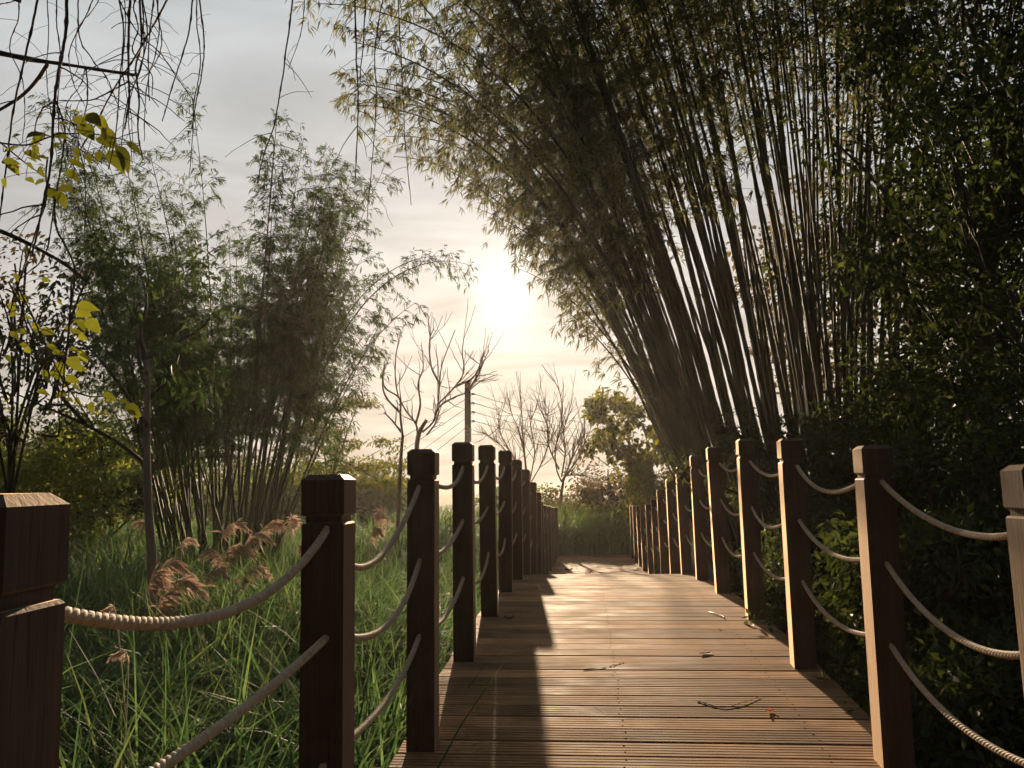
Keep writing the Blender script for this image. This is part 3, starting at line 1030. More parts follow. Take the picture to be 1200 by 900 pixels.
bare_tree('bare twiggy tree with curved top right of the far left posts', 24.0,
          [(656, 640), (657, 590), (660, 565)],
          [z9((340, 570), (320, 520), (315, 440), (340, 330), (330, 200), (260, 95)),
           z9((345, 575), (375, 490), (400, 420), (440, 370)),
           z9((340, 550), (355, 450), (350, 360), (380, 250)),
           z9((340, 570), (360, 545), (430, 545), (470, 560)),
           z9((330, 520), (290, 430), (280, 340), (270, 230)),
           z9((345, 560), (390, 500), (430, 430), (430, 350))],
          M['bark_red'], 0.06, 22, 0.8, mid_r=0.024)
bare_tree('hazy cluster of thin bare stems above the far left posts', 26.0,
          [(616, 650), (617, 600), (618, 575)],
          [z9((195, 600), (190, 480), (170, 370), (140, 300), (125, 230)),
           z9((205, 600), (230, 450), (215, 340), (240, 260)),
           z9((195, 620), (150, 480), (90, 370), (85, 270)),
           z9((200, 600), (260, 490), (290, 380), (260, 280)),
           z9((180, 560), (110, 440), (40, 380), (20, 370)),
           z9((205, 580), (190, 450), (180, 330), (175, 220))],
          M['bark_red'], 0.05, 24, 0.85, mid_r=0.020)

# ------------------------------------------------------------------ utility pole and wires
d = 30.0
pb_ = at(549, 600, d)
base = np.array((pb_[0], d, float(ground_z(pb_[0], d))))
root = empty('utility_pole', base)
tag(root, 'dark square utility pole standing behind the left railing posts', 'pole')
tz = at(546, 447, d)[2] - base[2]
V = [(sx * w, sy * w, z) for z, w in ((-0.2, 0.13), (tz, 0.10)) for sx, sy in ((-1, -1), (1, -1), (1, 1), (-1, 1))]
po = obj('shaft', mesh_np('shaft', V, None, [(0, 1, 5, 4), (1, 2, 6, 5), (2, 3, 7, 6), (3, 0, 4, 7), (4, 5, 6, 7)], [M['pole']]), root)
wz = []
for k in range(4):
    zz = tz - 0.45 - 0.32 * k
    wz.append(zz)
    tube_obj('insulator', [(0.10, -0.05, zz), (0.16, -0.05, zz), (0.165, -0.05, zz), (0.25, -0.05, zz)], [0.02, 0.02, 0.05, 0.05], M['ceramic'], root, 8)
names = ('highest', 'second highest', 'third highest', 'lowest')
for k in range(4):
    a = base + np.array((0.21, -0.05, wz[k]))
    for side, tgt, lab in (('r', a + np.array((13.0, 40.0, 1.2 - 0.2 * k)), 'right of the pole towards the bare trees'),
                           ('l', a + np.array((-11.0, -1.0 + 3 * k, -5.2 - 0.3 * k)), 'left down towards the bare trees')):
        t = np.linspace(0, 1, 24)[:, None]
        q = a * (1 - t) + tgt * t
        q[:, 2] -= (0.5 * 4 * t * (1 - t))[:, 0]
        w = tube_obj('overhead_wire', q - a, 0.010, M['wire'], None, 4)
        w.location = a
        tag(w, f'thin overhead wire, {names[k]}, running {lab}', 'wire', 'overhead wires')


# ------------------------------------------------------------------ grass
def blades(base, L, W, az, th0, th1, segs=5):
    n = len(base)
    s = np.linspace(0, 1, segs + 1)
    th = th0[:, None] + (th1 - th0)[:, None] * s[None, :] ** 1.2
    step = (L / segs)[:, None]
    hx = np.cumsum(np.sin(th) * step, axis=1)
    hz = np.cumsum(np.cos(th) * step, axis=1)
    hx = np.concatenate([np.zeros((n, 1)), hx[:, :-1]], 1)
    hz = np.concatenate([np.zeros((n, 1)), hz[:, :-1]], 1)
    ca, sa = np.cos(az)[:, None], np.sin(az)[:, None]
    C = np.stack([base[:, 0:1] + hx * ca, base[:, 1:2] + hx * sa, base[:, 2:3] + hz], -1)
    tw = rng.normal(0, 0.5, n)
    S = np.stack([-np.sin(az + tw), np.cos(az + tw), rng.normal(0, 0.25, n)], -1)[:, None, :]
    w = (W[:, None] * np.interp(s, [0, 0.35, 0.7, 1], [0.6, 1.0, 0.7, 0.05])[None, :])[..., None]
    A, B = C + S * w * 0.5, C - S * w * 0.5
    V = np.stack([A, B], axis=2).reshape(n, -1, 3)
    m = 2 * (segs + 1)
    q = []
    for i in range(segs):
        q.append((2 * i, 2 * i + 1, 2 * i + 3, 2 * i + 2))
    Q = (np.arange(n)[:, None, None] * m + np.array(q)[None]).reshape(-1, 4)
    return V.reshape(-1, 3), Q


def tussock_field(name, label, tuss, per, hmul, mat, wid=0.014, spread=0.13, segs=5):
    """tuss: array of x, y, height"""
    n = len(tuss) * per
    idx = np.repeat(np.arange(len(tuss)), per)
    a0 = rng.uniform(0, 2 * np.pi, n)
    rr = spread * np.sqrt(rng.uniform(0, 1, n))
    x = tuss[idx, 0] + rr * np.cos(a0)
    y = tuss[idx, 1] + rr * np.sin(a0)
    base = np.stack([x, y, ground_z(x, y) - 0.03], -1)
    L = tuss[idx, 2] * hmul * (0.45 + 0.72 * rng.uniform(0, 1, n) ** 0.8)
    az = a0 + rng.normal(0, 0.7, n)
    th0 = np.abs(rng.normal(0.10, 0.10, n))
    th1 = th0 + np.abs(rng.normal(2.0, 0.7, n))
    W = wid * rng.uniform(0.6, 1.3, n)
    V, Q = blades(base, L, W, az, th0, th1, segs)
    o = obj(name, mesh_np(name, V, None, Q, [mat], True))
    tag(o, label, None, None, 'stuff')
    return o


def scatter(n, x0, x1, y0, y1, test, h):
    x = rng.uniform(x0, x1, n)
    y = rng.uniform(y0, y1, n)
    k = test(x, y)
    x, y = x[k], y[k]
    hh_ = h(x, y)
    return np.stack([x, y, hh_], -1)


axo = lambda x, y: x - 0.081 * y - 0.24          # signed offset from the boardwalk axis


def hpatch(x, y):
    return 0.78 + 0.3 * np.sin(1.9 * x + 0.7 * y) * np.cos(1.3 * y - 0.8 * x) + 0.2 * np.sin(4.1 * x - 2.2 * y)


left_t = scatter(1500, -7.5, -0.6, 1.6, 9.5, lambda x, y: (axo(x, y) < -1.25) & (x > -0.75 * y - 1.2), lambda x, y: 1.25 + 0.45 * hpatch(x, y) + 0.03 * y)
tussock_field('grass', 'tall arching green grass left of the boardwalk', left_t, 52, 1.0, M['grass'], 0.019, 0.15, 6)
sub = left_t[::3].copy()
tussock_field('reed_grass', 'broad-bladed reed tufts standing out of the left grass', sub, 17, 1.0, M['grass'], 0.031, 0.12, 7)
left_f = scatter(1500, -14, 0.3, 9.5, 22, lambda x, y: (axo(x, y) < -1.3) & (x > -0.75 * y - 1), lambda x, y: 1.2 + 0.35 * hpatch(x, y))
tussock_field('grass', 'farther tall grass around the left bamboo and bare trees', left_f, 30, 1.0, M['grass'], 0.024, 0.2, 4)
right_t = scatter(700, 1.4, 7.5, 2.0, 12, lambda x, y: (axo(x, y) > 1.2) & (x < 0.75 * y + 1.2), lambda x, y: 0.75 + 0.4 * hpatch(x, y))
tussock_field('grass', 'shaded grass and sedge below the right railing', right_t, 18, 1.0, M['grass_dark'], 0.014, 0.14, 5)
end_t = scatter(700, 0.2, 4.2, 21.6, 26, lambda x, y: (x - 0.081 * y > -0.9) & (x - 0.081 * y < 1.75), lambda x, y: 1.05 + 0.35 * hpatch(x, y))
tussock_field('grass', 'bright green grass patch closing the far end of the boardwalk', end_t, 26, 1.0, M['grass_sun_tint'], 0.022, 0.18, 4)
back_t = scatter(1600, -26, 14, 22, 44, lambda x, y: (x < 0.7 * y) & ~((axo(x, y) > -1.2) & (axo(x, y) < 1.8) & (y < 26)), lambda x, y: 0.9 + 0.3 * hpatch(x, y))
tussock_field('grass', 'distant rough grass behind the bare trees', back_t, 14, 1.0, M['grass'], 0.04, 0.4, 3)


# feather plumes standing in the grass
def plume(px, py, d, size, label, lean):
    tip = at(px, py, d)
    base = np.array((tip[0] + rng.uniform(-.2, .2), tip[1] + rng.uniform(-.1, .2), 0))
    base[2] = float(ground_z(base[0], base[1]))
    root = empty('grass_plume', base)
    tag(root, label, 'grass plume', 'feathery plumes above the left grass')
    r = tip - base
    head = r + np.array((lean * size * 0.42, 0, -0.22 * size))
    path = smooth_path([(0, 0, 0), r * np.array((0.4, 0.4, 0.6)), r - np.array((lean * size * 0.42, 0, size * 0.62)), r, head], 20)
    tube_obj('stem', path, np.linspace(0.004, 0.0015, 20), M['pale_straw'], root, 4)
    n = 130
    s = rng.uniform(0, 1, n)
    seg = path[10:]
    k = np.minimum((s * (len(seg) - 1)).astype(int), len(seg) - 2)
    f = (s * (len(seg) - 1) - k)[:, None]
    P = seg[k] * (1 - f) + seg[k + 1] * f
    T = unit(np.gradient(seg, axis=0))[k]
    D = T * 0.55 + rng.normal(0, 0.38, (n, 3)) + np.array((lean * 0.35, 0, -0.5))
    L = size * rng.uniform(0.2, 0.5, n) * (1.1 - 0.6 * s)
    leaves_obj('plume', P, D, L, 0.0036, M['plume'], root, 0.5, 0.1, 0.25)


PL = [(275, 612, 9.0, .32, 1, 'rosy plume highest at the foot of the left bamboo'),
      (300, 625, 8.6, .36, 1, 'broad beige plume drooping right of the rosy plume'),
      (318, 612, 9.2, .36, 1, 'tall beige plume arching right at the bamboo foot'),
      (275, 640, 8.2, .36, 1, 'pale fan plume beneath the rosy plume'),
      (250, 645, 8.4, .26, -1, 'small pinkish plume leaning left before the bamboo'),
      (252, 668, 7.8, .28, 1, 'bent plume low in front of the bamboo'),
      (297, 665, 8.0, .34, 1, 'plume in the middle of the brown plume patch'),
      (198, 658, 6.8, .42, 1, 'long tan plume right of the thin grey trunk'),
      (212, 680, 6.6, .42, 1, 'lower tan plume right of the thin grey trunk'),
      (342, 608, 9.0, .3, .3, 'upright pink plume left of the second left post'),
      (356, 640, 8.6, .22, -.4, 'short pink plume touching the second left post'),
      (165, 612, 7.2, .16, -1, 'tiny rosy plume left of the thin grey trunk'),
      (222, 632, 7.6, .16, 1, 'tiny drooping plume between trunk and bamboo'),
      (128, 714, 4.4, .10, -1, 'small tan seed head under the top left rope'),
      (140, 766, 4.0, .10, -1, 'curled tan seed head low in the left grass'),
      (448, 600, 9.5, .34, -.4, 'pale plume between the second and third left posts'),
      (440, 620, 9.0, .26, .6, 'beige plume just right of the second left post')]
for px, py, d, s, ln, lab in PL:
    plume(px, py, d, s, lab, ln)


# ------------------------------------------------------------------ left background
hx_ = np.linspace(-70, -8, 40)
V, Q = [], []
for i, x in enumerate(hx_):
    for j, y in enumerate(np.linspace(38, 70, 12)):
        t = math.sin(math.pi * j / 11)
        V.append((x, y, 0.6 + t * (4.6 * sstep(-8, -34, x) + 0.5 * math.sin(x * 0.35)) + 0.3))
for i in range(39):
    for j in range(11):
        Q.append((i * 12 + j, i * 12 + j + 1, i * 12 + 12 + j + 1, i * 12 + 12 + j))
hill = obj('hill', mesh_np('hill', V, None, Q, [M['ground']], True))
tag(hill, 'low wooded hill in the left distance', None, None, 'structure')
Cs, Rs = [], []
for k in range(260):
    x, y = rng.uniform(-62, -9), rng.uniform(36, 60)
    t = math.sin(math.pi * np.clip((y - 38) / 32, 0, 1))
    zz = 0.9 + t * 4.6 * float(sstep(-8, -34, x)) + rng.uniform(0.2, 2.2)
    Cs.append((x, y, zz))
    Rs.append(rng.uniform(0.7, 1.6))
P, Dd = clump_leaves(np.array(Cs), np.array(Rs), 130, 0.8)
V, T = leaf_arrays(P, Dd, 0.38 * rng.uniform(0.6, 1.3, len(P)), 0.2)
o = obj('far_wood', mesh_np('far_wood', V, T, None, [M['leaf_far']]))
tag(o, 'distant green wood covering the low hill on the left', None, None, 'stuff')
b = gpt(-15, 17.0)
build_tree('broadleaf_tree', 'bushy bright yellow-green tree behind the nearest left post', 'tree', b, 3.2, rel(50, 575, 17.0), (2.3, 1.5, 1.1), 80, 90, (0.13, 0.5), (M['bark_grey'], M['leaf_sun_tint']), 0.07, (0.3, 0.6), 6, (0, 0), 0.5, 0.2)
b = gpt(130, 19.0)
build_tree('broadleaf_tree', 'dark rounded tree between the left bamboo and thin trunk', 'tree', b, 3.4, rel(135, 545, 19.0), (1.8, 1.3, 1.5), 75, 110, (0.14, 0.5), (M['bark_dark'], M['leaf_dark']), 0.07, (0.3, 0.6), 6, (0, 0), 0.5, 0.2)
b = gpt(400, 34.0)
build_tree('broadleaf_tree', 'low hazy distant tree behind the spreading tree', 'tree', b, 3.2, rel(380, 580, 34.0), (4.0, 2.0, 1.3), 80, 100, (0.22, 0.5), (M['bark_grey'], M['leaf_far']), 0.1, (0.5, 0.9), 5, (0, 0), 0.5, 0.2)
b = gpt(440, 36.0)
build_tree('broadleaf_tree', 'small dark distant tree between the second and third left posts', 'tree', b, 2.4, rel(442, 588, 36.0), (1.6, 1.2, 0.8), 40, 90, (0.2, 0.5), (M['bark_grey'], M['leaf_dark']), 0.08, (0.35, 0.6), 5, (0, 0), 0.5, 0.2)
b = gpt(25, 8.0)
build_tree('broadleaf_tree', 'thin-leaved brownish tree at the left edge', 'tree', b, 4.6, rel(10, 395, 8.0), (0.75, 0.8, 1.05), 60, 40, (0.075, 0.42), (M['bark_dark'], M['leaf_brown']), 0.03, (0.16, 0.34), 9, (0, 0), 0.62)

# thin sapling in front of the bamboo
d = 7.0
base = gpt(178, d)
root = empty('sapling', base)
tag(root, 'slender grey sapling trunk standing in the left grass', 'tree')
tp = smooth_path([(0, 0, -0.1)] + [at(x, y, d) - base for x, y in ((178, 690), (174, 600), (172, 520), (173, 440), (170, 415))], 16)
tube_obj('trunk', tp, np.linspace(0.046, 0.016, 16), M['bark_grey'], root, 8)
for pts in ([(172, 545), (140, 520), (95, 495), (60, 480), (20, 462)], [(173, 500), (150, 465), (120, 425), (95, 400)], [(172, 420), (205, 402), (235, 385), (255, 360)], [(171, 420), (165, 390), (172, 350), (160, 310)], [(100, 497), (70, 460), (62, 430)], [(173, 470), (200, 440), (214, 400)]):
    p = smooth_path([at(x, y, d + rng.normal(0, .12)) - base for x, y in pts], 14)
    tube_obj('branch', p, np.linspace(0.02, 0.006, 14), M['bark_dark'], root, 5)
Cs = np.array([at(x, y, d + rng.normal(0, .4)) - base for x, y in zip(rng.uniform(10, 270, 60), rng.uniform(290, 470, 60))])
P, Dd = clump_leaves(Cs, rng.uniform(0.10, 0.26, 60), 26, 0.5)
L = 0.075 * rng.uniform(0.6, 1.2, len(P))
leaves_obj('crown', P, Dd, L, L * 0.4, M['leaf_bamboo2'], root)


# ------------------------------------------------------------------ overhanging tree with vines and large leaves, upper left
d = 3.4
tb_ = np.array((-4.6, 2.2, float(ground_z(-4.6, 2.2))))
root = empty('overhanging_tree', tb_)
tag(root, 'dark overhanging branch reaching in from the top left edge', 'tree')
tp = smooth_path([(0, 0, -0.2), (0.1, 0.1, 2.2), (0.25, 0.3, 4.2), (0.6, 0.7, 5.6)], 14)
tube_obj('trunk', tp, np.linspace(0.16, 0.09, 14), M['bark_dark'], root, 9)
LIMBS = [[(-420, -60), (-200, 10), (0, 62), (80, 76), (158, 88)],
         [(-420, -220), (-150, -110), (60, -40), (260, -30), (460, -60)],
         [(-420, 200), (-200, 240), (-30, 262), (60, 300), (105, 332)],
         [(-420, -80), (-150, -10), (-20, -10), (25, 2)]]
for pts in LIMBS:
    st = tp[11]
    p = smooth_path([st] + [at(x, y, d + rng.normal(0, .05)) - tb_ for x, y in pts[1:]], 22)
    tube_obj('limb', p, (0.0065 + 0.03 * np.linspace(1, 0, 22) ** 2.5) * rng.uniform(0.85, 1.2, 22), M['bark_dark'], root, 6)
p = smooth_path([at(x, y, d) - tb_ for x, y in ((56, 75), (40, 98), (18, 118), (-30, 145))], 10)
tube_obj('limb', p, np.linspace(0.009, 0.006, 10), M['vine'], root, 5)


def vine(pts, r, label, dd=3.3, wob=3.0, side=0, ends=True):
    pts = [(x + rng.normal(0, wob * 0.3), y) for x, y in pts]
    base = at(*pts[0], dd)
    q = smooth_path([at(x, y, dd + 0.06 * math.sin(i * 1.7)) - base for i, (x, y) in enumerate(pts)], 8 * len(pts))
    q = q + np.cumsum(rng.normal(0, 0.0009, q.shape), axis=0)
    root_ = empty('hanging_vine', base)
    tag(root_, label, 'vine', 'thin vines hanging from the top of the view')
    rad = np.linspace(r, r * 0.55, len(q))
    rad[::7] *= 1.5
    tube_obj('stem', q, rad, M['vine'], root_, 5)
    if side:
        T = unit(np.gradient(q, axis=0))
        for k in range(side):
            i = int(rng.uniform(0.1, 0.98) * (len(q) - 1))
            dr = unit(np.array((rng.choice((-1, 1)) * rng.uniform(0.5, 1), rng.normal(0, .3), rng.uniform(-0.7, 0.45))))
            ln = rng.uniform(0.05, 0.22)
            s = np.linspace(0, 1, 7)[:, None]
            b2 = q[i] + dr * s * ln + np.array((0, 0, -0.06)) * s ** 2 + rng.normal(0, 0.003, (7, 3)) * s
            tube_obj('side_twig', b2, np.linspace(r * 0.5, r * 0.25, 7), M['vine'], root_, 4)
    return root_


VN = [([(45, -20), (30, 60), (20, 120), (8, 190), (2, 260)], .0052, 'straight reddish vine crossing the dark branch near the left edge', 1),
      ([(80, -20), (78, 40), (68, 90), (66, 130), (60, 190), (52, 250), (42, 300)], .0068, 'thick knotted vine hanging down to the large leaves', 6),
      ([(92, -20), (95, 40), (110, 70), (128, 95), (145, 130)], .0032, 'thin curving vine right of the knotted vine', 3),
      ([(154, -20), (150, 30), (147, 80), (150, 110), (142, 150)], .0055, 'dark vine at the heart of the hanging tangle', 6),
      ([(162, -20), (164, 50), (158, 80), (162, 115), (158, 150), (164, 190)], .0048, 'vine hanging right of the tangle heart', 6),
      ([(205, -20), (180, 30), (160, 65), (130, 110), (112, 145), (85, 200)], .0046, 'vine slanting from upper right down to the leaves', 3),
      ([(185, -20), (176, 20), (172, 70), (177, 120)], .0034, 'short thin vine beside the slanting vine', 4),
      ([(228, -20), (220, 40), (206, 100), (190, 140)], .0034, 'thin jointed vine curving down left of the second jointed vine', 3),
      ([(230, -20), (238, 40), (236, 70), (228, 110), (220, 150)], .0032, 'thin jointed vine curving down above the left bamboo', 3),
      ([(130, -20), (145, 10), (160, 40), (185, 60), (205, 90), (225, 116)], .0032, 'thin vine running diagonally down to the right', 1),
      ([(345, -20), (338, 40), (330, 90), (320, 140), (308, 180), (302, 214)], .0034, 'single long jointed vine hanging in the open sky', 6),
      ([(355, -20), (352, 30), (340, 78)], .0024, 'short vine beside the single long vine', 1),
      ([(418, -20), (418, 60), (420, 120), (415, 214)], .0040, 'straight long vine hanging near the bamboo tips', 7),
      ([(428, -20), (425, 40), (422, 100)], .0032, 'short straight vine alongside the straight long vine', 4),
      ([(452, -20), (440, 60), (440, 130), (430, 260)], .0026, 'faint vine hanging lowest near the bamboo tips', 5),
      ([(464, -20), (470, 60), (474, 160), (480, 240)], .0026, 'faint vine hanging rightmost before the big bamboo', 5),
      ([(60, 120), (48, 128), (40, 150), (42, 180)], .0038, 'looping vine left of the large leaf spray', 2),
      ([(66, 118), (75, 150), (70, 190), (64, 240), (50, 300), (20, 330)], .0042, 'reddish vine threading through the large leaf spray', 5),
      ([(58, 215), (50, 250), (35, 290), (18, 330), (5, 370)], .0040, 'dark vine below the large leaf spray', 4),
      ([(62, 230), (70, 270), (85, 310), (84, 360), (78, 420), (68, 480)], .0044, 'vine carrying the middle yellow leaves downward', 4),
      ([(150, 95), (120, 112), (95, 118), (70, 118)], .0036, 'horizontal vine tying the tangle to the knotted vine', 1),
      ([(20, 330), (45, 380), (70, 430), (110, 500), (125, 560)], .0036, 'long thin vine trailing down past the sapling branch', 3),
      ([(118, -20), (100, 20), (82, 60), (85, 100), (100, 125)], .0026, 'hair-thin vine arching left of the tangle', 2),
      ([(0, 5), (15, 3), (28, -5)], .0030, 'tiny vine stub in the top left corner', 0)]
WHERE = ('left of the knotted vine', 'across the knotted vine', 'left of the tangle heart', 'through the tangle heart', 'right of the tangle heart', 'over the dark branch tip', 'past the dark branch tip',
         'beside the slanting vine', 'behind the slanting vine', 'left of the jointed vines', 'between the jointed vines', 'below the dark branch', 'near the left picture edge', 'above the large leaf spray')
XS = (62, 74, 120, 148, 166, 152, 172, 184, 176, 200, 226, 105, 14, 92)
for k, (x0, wh) in enumerate(zip(XS, WHERE)):
    y0 = -20 if k not in (11, 13) else 80
    n_ = int(rng.integers(4, 7))
    ys = np.linspace(y0, y0 + rng.uniform(110, 230), n_)
    xs = x0 + np.cumsum(rng.normal(0, 9, n_))
    VN.append((list(zip(xs, ys)), rng.uniform(.0020, .0034), 'hair-thin tangled vine hanging ' + wh, 3))
for pts, r, lab, sd in VN:
    vine(pts, r, lab, 3.3 + rng.uniform(-.25, .25), 4.0, sd)


def big_leaf_mesh(k):
    rr = np.random.default_rng(300 + k)
    n = 7
    s = np.linspace(0, 1, n)
    w = 0.30 * np.sin(np.pi * s ** 0.72) ** 0.9 * (1 - 0.15 * s)
    w[0], w[-1] = 0.02, 0.0
    bend = -0.22 * s ** 2 * rr.uniform(0.3, 1.6)
    fold = rr.uniform(0.12, 0.5)
    V, Q = [], []
    for i in range(n):
        V += [(s[i], w[i], bend[i] + fold * w[i] + rr.normal(0, 0.012)), (s[i], 0, bend[i]), (s[i], -w[i], bend[i] + fold * w[i] + rr.normal(0, 0.012))]
    for i in range(n - 1):
        for j in (0, 1):
            a = i * 3 + j
            Q.append((a, a + 1, a + 4, a + 3))
    return mesh_np('leaf', V, None, Q, [M['leaf_yellow']], True)


blm = [big_leaf_mesh(k) for k in range(5)]


def leaf_spray(label, nodes, leaves, dd):
    """nodes: stem polyline in the view; leaves: x, y, picture angle of the tip, length in px"""
    base = at(*nodes[0], dd)
    root_ = empty('leafy_shoot', base)
    tag(root_, label, 'leafy shoot', 'yellow-green shoots at the left edge')
    q = smooth_path([at(x, y, dd) - base for x, y in nodes], 5 * len(nodes))
    tube_obj('stem', q, np.linspace(0.004, 0.0018, len(q)), M['vine'], root_, 5)
    for i, (x, y, a, ln) in enumerate(leaves):
        ddl = dd + rng.uniform(-.06, .06)
        p0 = at(x, y, ddl) - base
        o = obj('leaf', blm[i % 5], root_)
        o.location = p0
        ex = Vector((math.cos(R(a)), rng.uniform(-.45, .45), math.sin(R(a)))).normalized()
        upv = Vector((rng.normal(0, .45), -0.95 + rng.normal(0, .3), 0.6))
        ez = (upv - ex * upv.dot(ex)).normalized()
        ey = ez.cross(ex)
        s = 0.95 * ln / 1000 * dd
        m = Matrix((ex, ey, ez)).transposed().to_4x4()
        o.matrix_local = Matrix.Translation(p0) @ m @ Matrix.Diagonal((s, s * rng.uniform(0.85, 1.2), s, 1))
        k = int(np.argmin(np.linalg.norm(q - p0, axis=1)))
        if np.linalg.norm(q[k] - p0) > 0.012:
            tube_obj('leaf_stalk', smooth_path([q[k], (q[k] + p0) / 2 + np.array((0, 0, .01)), p0], 5), 0.0014, M['vine'], root_, 4)


def zl(x, y):
    return x / 5, 100 + y / 5


def zl2(x, y):
    k = 240 / 831
    return x * k, 280 + y * k


A = [(430, 190, -30, 24), (500, 165, -35, 28), (560, 180, -50, 32), (470, 230, -45, 30), (600, 250, -55, 26), (680, 350, -60, 36), (740, 330, -35, 24), (560, 310, -20, 22), (640, 380, -55, 34),
     (450, 360, -80, 18), (360, 340, 215, 20), (310, 290, -10, 22), (150, 310, 30, 30), (270, 290, 200, 30), (140, 390, -20, 22), (200, 420, -5, 22), (20, 390, 30, 22), (10, 450, 0, 22), (60, 480, 10, 12),
     (400, 440, -20, 20), (390, 500, -35, 20), (230, 480, -60, 18), (340, 600, -5, 22), (330, 620, -60, 24), (270, 610, -30, 20), (30, 540, -80, 16), (70, 300, 10, 12), (415, 150, 0, 10), (340, 225, 15, 14), (580, 390, -80, 14), (510, 400, -60, 16)]
leaf_spray('large yellow-green leaf spray hanging high at the left edge', [zl(-60, 330), zl(150, 350), zl(300, 300), zl(480, 280), zl(640, 300), zl(760, 330)],
           [(*zl(x, y), a, l * 1.05) for x, y, a, l in A[:21] + A[26:]], 3.2)
leaf_spray('three yellow leaves dangling below the high leaf spray', [zl(280, 420), zl(270, 520), zl(280, 590), zl(340, 620)], [(*zl(x, y), a, l) for x, y, a, l in A[21:26]], 3.25)
B = [(310, 270, -5, 26), (310, 285, -25, 26), (350, 325, -45, 24), (320, 330, -60, 16), (160, 375, -5, 20), (210, 460, 0, 14), (320, 465, -25, 18), (280, 480, -45, 24), (230, 500, -60, 20), (60, 140, -60, 12), (170, 160, -20, 12),
     (90, 320, 0, 14), (70, 370, -20, 18), (190, 430, -30, 16), (200, 540, -30, 18), (100, 440, -40, 12), (20, 470, -40, 14), (40, 300, 20, 14), (130, 340, -40, 14), (170, 530, -60, 16), (265, 560, -20, 18)]
leaf_spray('cluster of bright yellow-green leaves at mid height on the left', [zl2(290, 180), zl2(285, 300), zl2(275, 400), zl2(265, 480), zl2(240, 560), zl2(235, 680)], [(*zl2(x, y), a, l) for x, y, a, l in B[:9]], 3.4)
leaf_spray('sparse yellowing leaves against the sky at the far left', [zl2(60, 100), zl2(80, 250), zl2(120, 380), zl2(170, 470), zl2(180, 560)], [(*zl2(x, y), a, l) for x, y, a, l in B[9:]], 3.6)
extra = [(rng.uniform(0, 95), rng.uniform(345, 470), rng.uniform(-75, 15), rng.uniform(11, 20)) for k in range(20)]
leaf_spray('scattered small yellow-green leaves around the lower left vines', [(10, 330), (30, 370), (48, 410), (60, 450), (80, 478)], extra, 3.7)
extra = [(rng.uniform(0, 60), rng.uniform(160, 235), rng.uniform(-75, 25), rng.uniform(12, 21)) for k in range(10)]
leaf_spray('small leaves left of the high leaf spray', [(-20, 150), (10, 175), (35, 195), (58, 210)], extra, 3.4)
Cc = [(415, 630, -15, 18), (430, 650, -5, 14), (480, 660, 0, 14), (510, 670, -40, 24), (530, 690, -50, 16), (430, 690, -80, 12), (370, 660, -80, 16), (310, 640, -70, 12)]
leaf_spray('low bright yellow leaves in front of the thin sapling trunk', [zl2(300, 620), zl2(370, 640), zl2(430, 640), zl2(510, 665)], [(*zl2(x, y), a, l) for x, y, a, l in Cc], 3.5)

# ------------------------------------------------------------------ litter on the deck
def deck_pt(u_, v_, dz=0.002):
    return bw(u_, v_, deck_z(u_) + dz)


def litter(name, label, u_, v_, size, rot, mat, curl=0.25):
    p = deck_pt(u_, v_)
    n = 5
    s = np.linspace(-.5, .5, n)
    V, Q = [], []
    for i in range(n):
        w = 0.26 * math.cos(s[i] * 2.9) * size
        z = curl * size * (4 * s[i] ** 2) * 0.5
        V += [(s[i] * size, w, z + curl * size * 0.4), (s[i] * size, 0, z), (s[i] * size, -w, z + curl * size * 0.3)]
    for i in range(n - 1):
        for j in (0, 1):
            Q.append((i * 3 + j, i * 3 + j + 1, i * 3 + j + 4, i * 3 + j + 3))
    o = obj(name, mesh_np(name, V, None, Q, [mat], True), None, p)
    o.rotation_euler = (0, 0, R(rot))
    tag(o, label, 'leaf', 'litter on the planks')


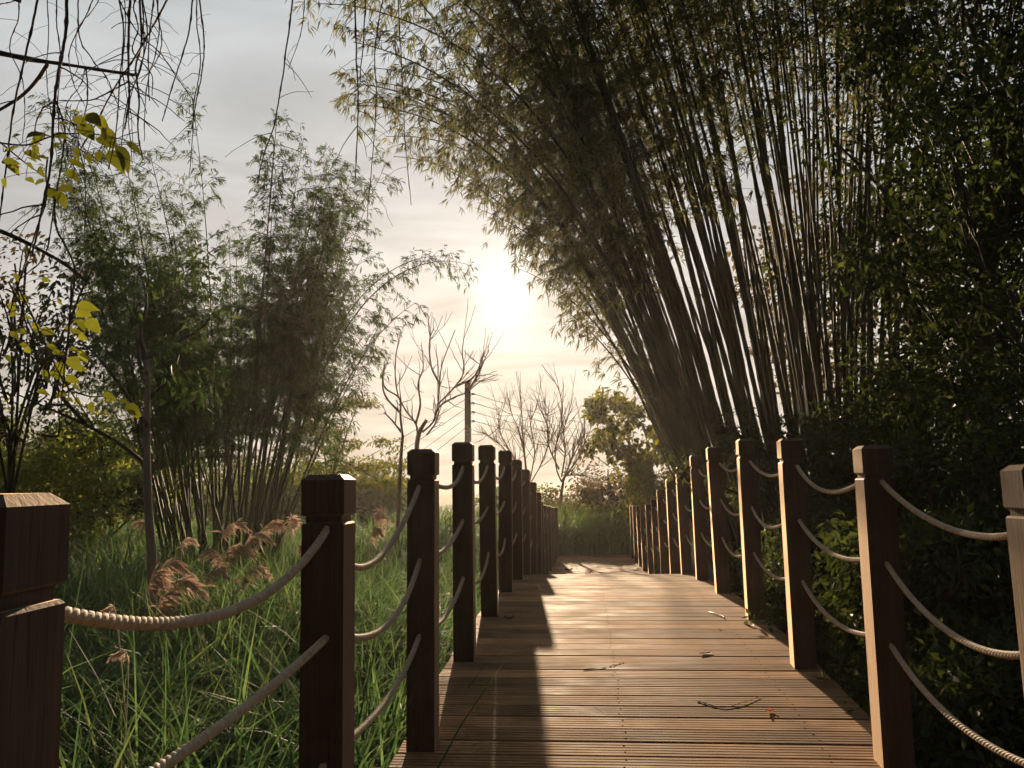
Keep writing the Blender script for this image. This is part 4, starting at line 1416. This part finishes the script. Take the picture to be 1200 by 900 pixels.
litter('fallen_leaf', 'curled orange leaf lying on the planks near the right edge', 3.98, 0.80, 0.05, 30, M['orange_leaf'], 0.3)
litter('fallen_leaf', 'dark dead leaf lying on the middle planks', 4.95, 0.66, 0.08, 20, M['dead_leaf'], 0.12)
litter('fallen_leaf', 'small dead leaf at the foot of the fifth left post', 5.95, -0.52, 0.07, 10, M['dead_leaf'], 0.4)
litter('fallen_leaf', 'dead leaf on the far flat planks near the left posts', 16.2, -0.3, 0.16, 10, M['dead_leaf'], 0.4)
litter('fallen_leaf', 'brown leaf scrap on the far planks right of centre', 15.6, 0.1, 0.12, 60, M['dead_leaf'], 0.4)
litter('fallen_leaf', 'tiny brown leaf beside the pale straw on the planks', 5.6, 0.84, 0.035, 80, M['dead_leaf'], 0.15)
p = [deck_pt(4.12, 0.50, .004), deck_pt(4.03, 0.60, .003), deck_pt(4.09, 0.70, .006), deck_pt(4.18, 0.80, .004)]
w = tube_obj('fallen_twig', smooth_path([q - p[0] for q in p], 14), np.linspace(.0022, .001, 14), M['vine'], None, 5)
w.location = p[0]
tag(w, 'thin dark twig lying on the planks beside the orange leaf', 'twig')
p = [deck_pt(6.2, 0.86, .008), deck_pt(6.05, 0.92, .008), deck_pt(5.95, 0.93, .008)]
w = tube_obj('straw', smooth_path([q - p[0] for q in p], 6), .004, M['pale_straw'], None, 5)
w.location = p[0]
tag(w, 'short pale straw lying on the planks by the right posts', 'straw')
p = [deck_pt(4.62, -0.02, .003), deck_pt(4.66, 0.1, .003), deck_pt(4.76, 0.2, .003)]
w = tube_obj('fallen_twig', smooth_path([q - p[0] for q in p], 8), .0012, M['vine'], None, 5)
w.location = p[0]
tag(w, 'faint short twig on the planks left of the dead leaf', 'twig')

# ------------------------------------------------------------------ haze
hv = [(sx, sy, sz) for sz in (-1.2, 15.0) for sx, sy in ((-72, -14), (40, -14), (40, 76), (-72, 76))]
hz_o = obj('haze', mesh_np('haze', hv, None, [(3, 2, 1, 0), (4, 5, 6, 7), (0, 1, 5, 4), (1, 2, 6, 5), (2, 3, 7, 6), (3, 0, 4, 7)]))
tag(hz_o, 'thin warm evening haze in the air', None, None, 'stuff')
hm, nt = new_mat('haze_air')
pv = N(nt, 'ShaderNodeVolumePrincipled', {'Color': (1.0, 0.95, 0.9, 1), 'Density': 0.0004, 'Anisotropy': 0.65})
N(nt, 'ShaderNodeOutputMaterial', {'Volume': pv.outputs[0]})
hz_o.data.materials.append(hm)
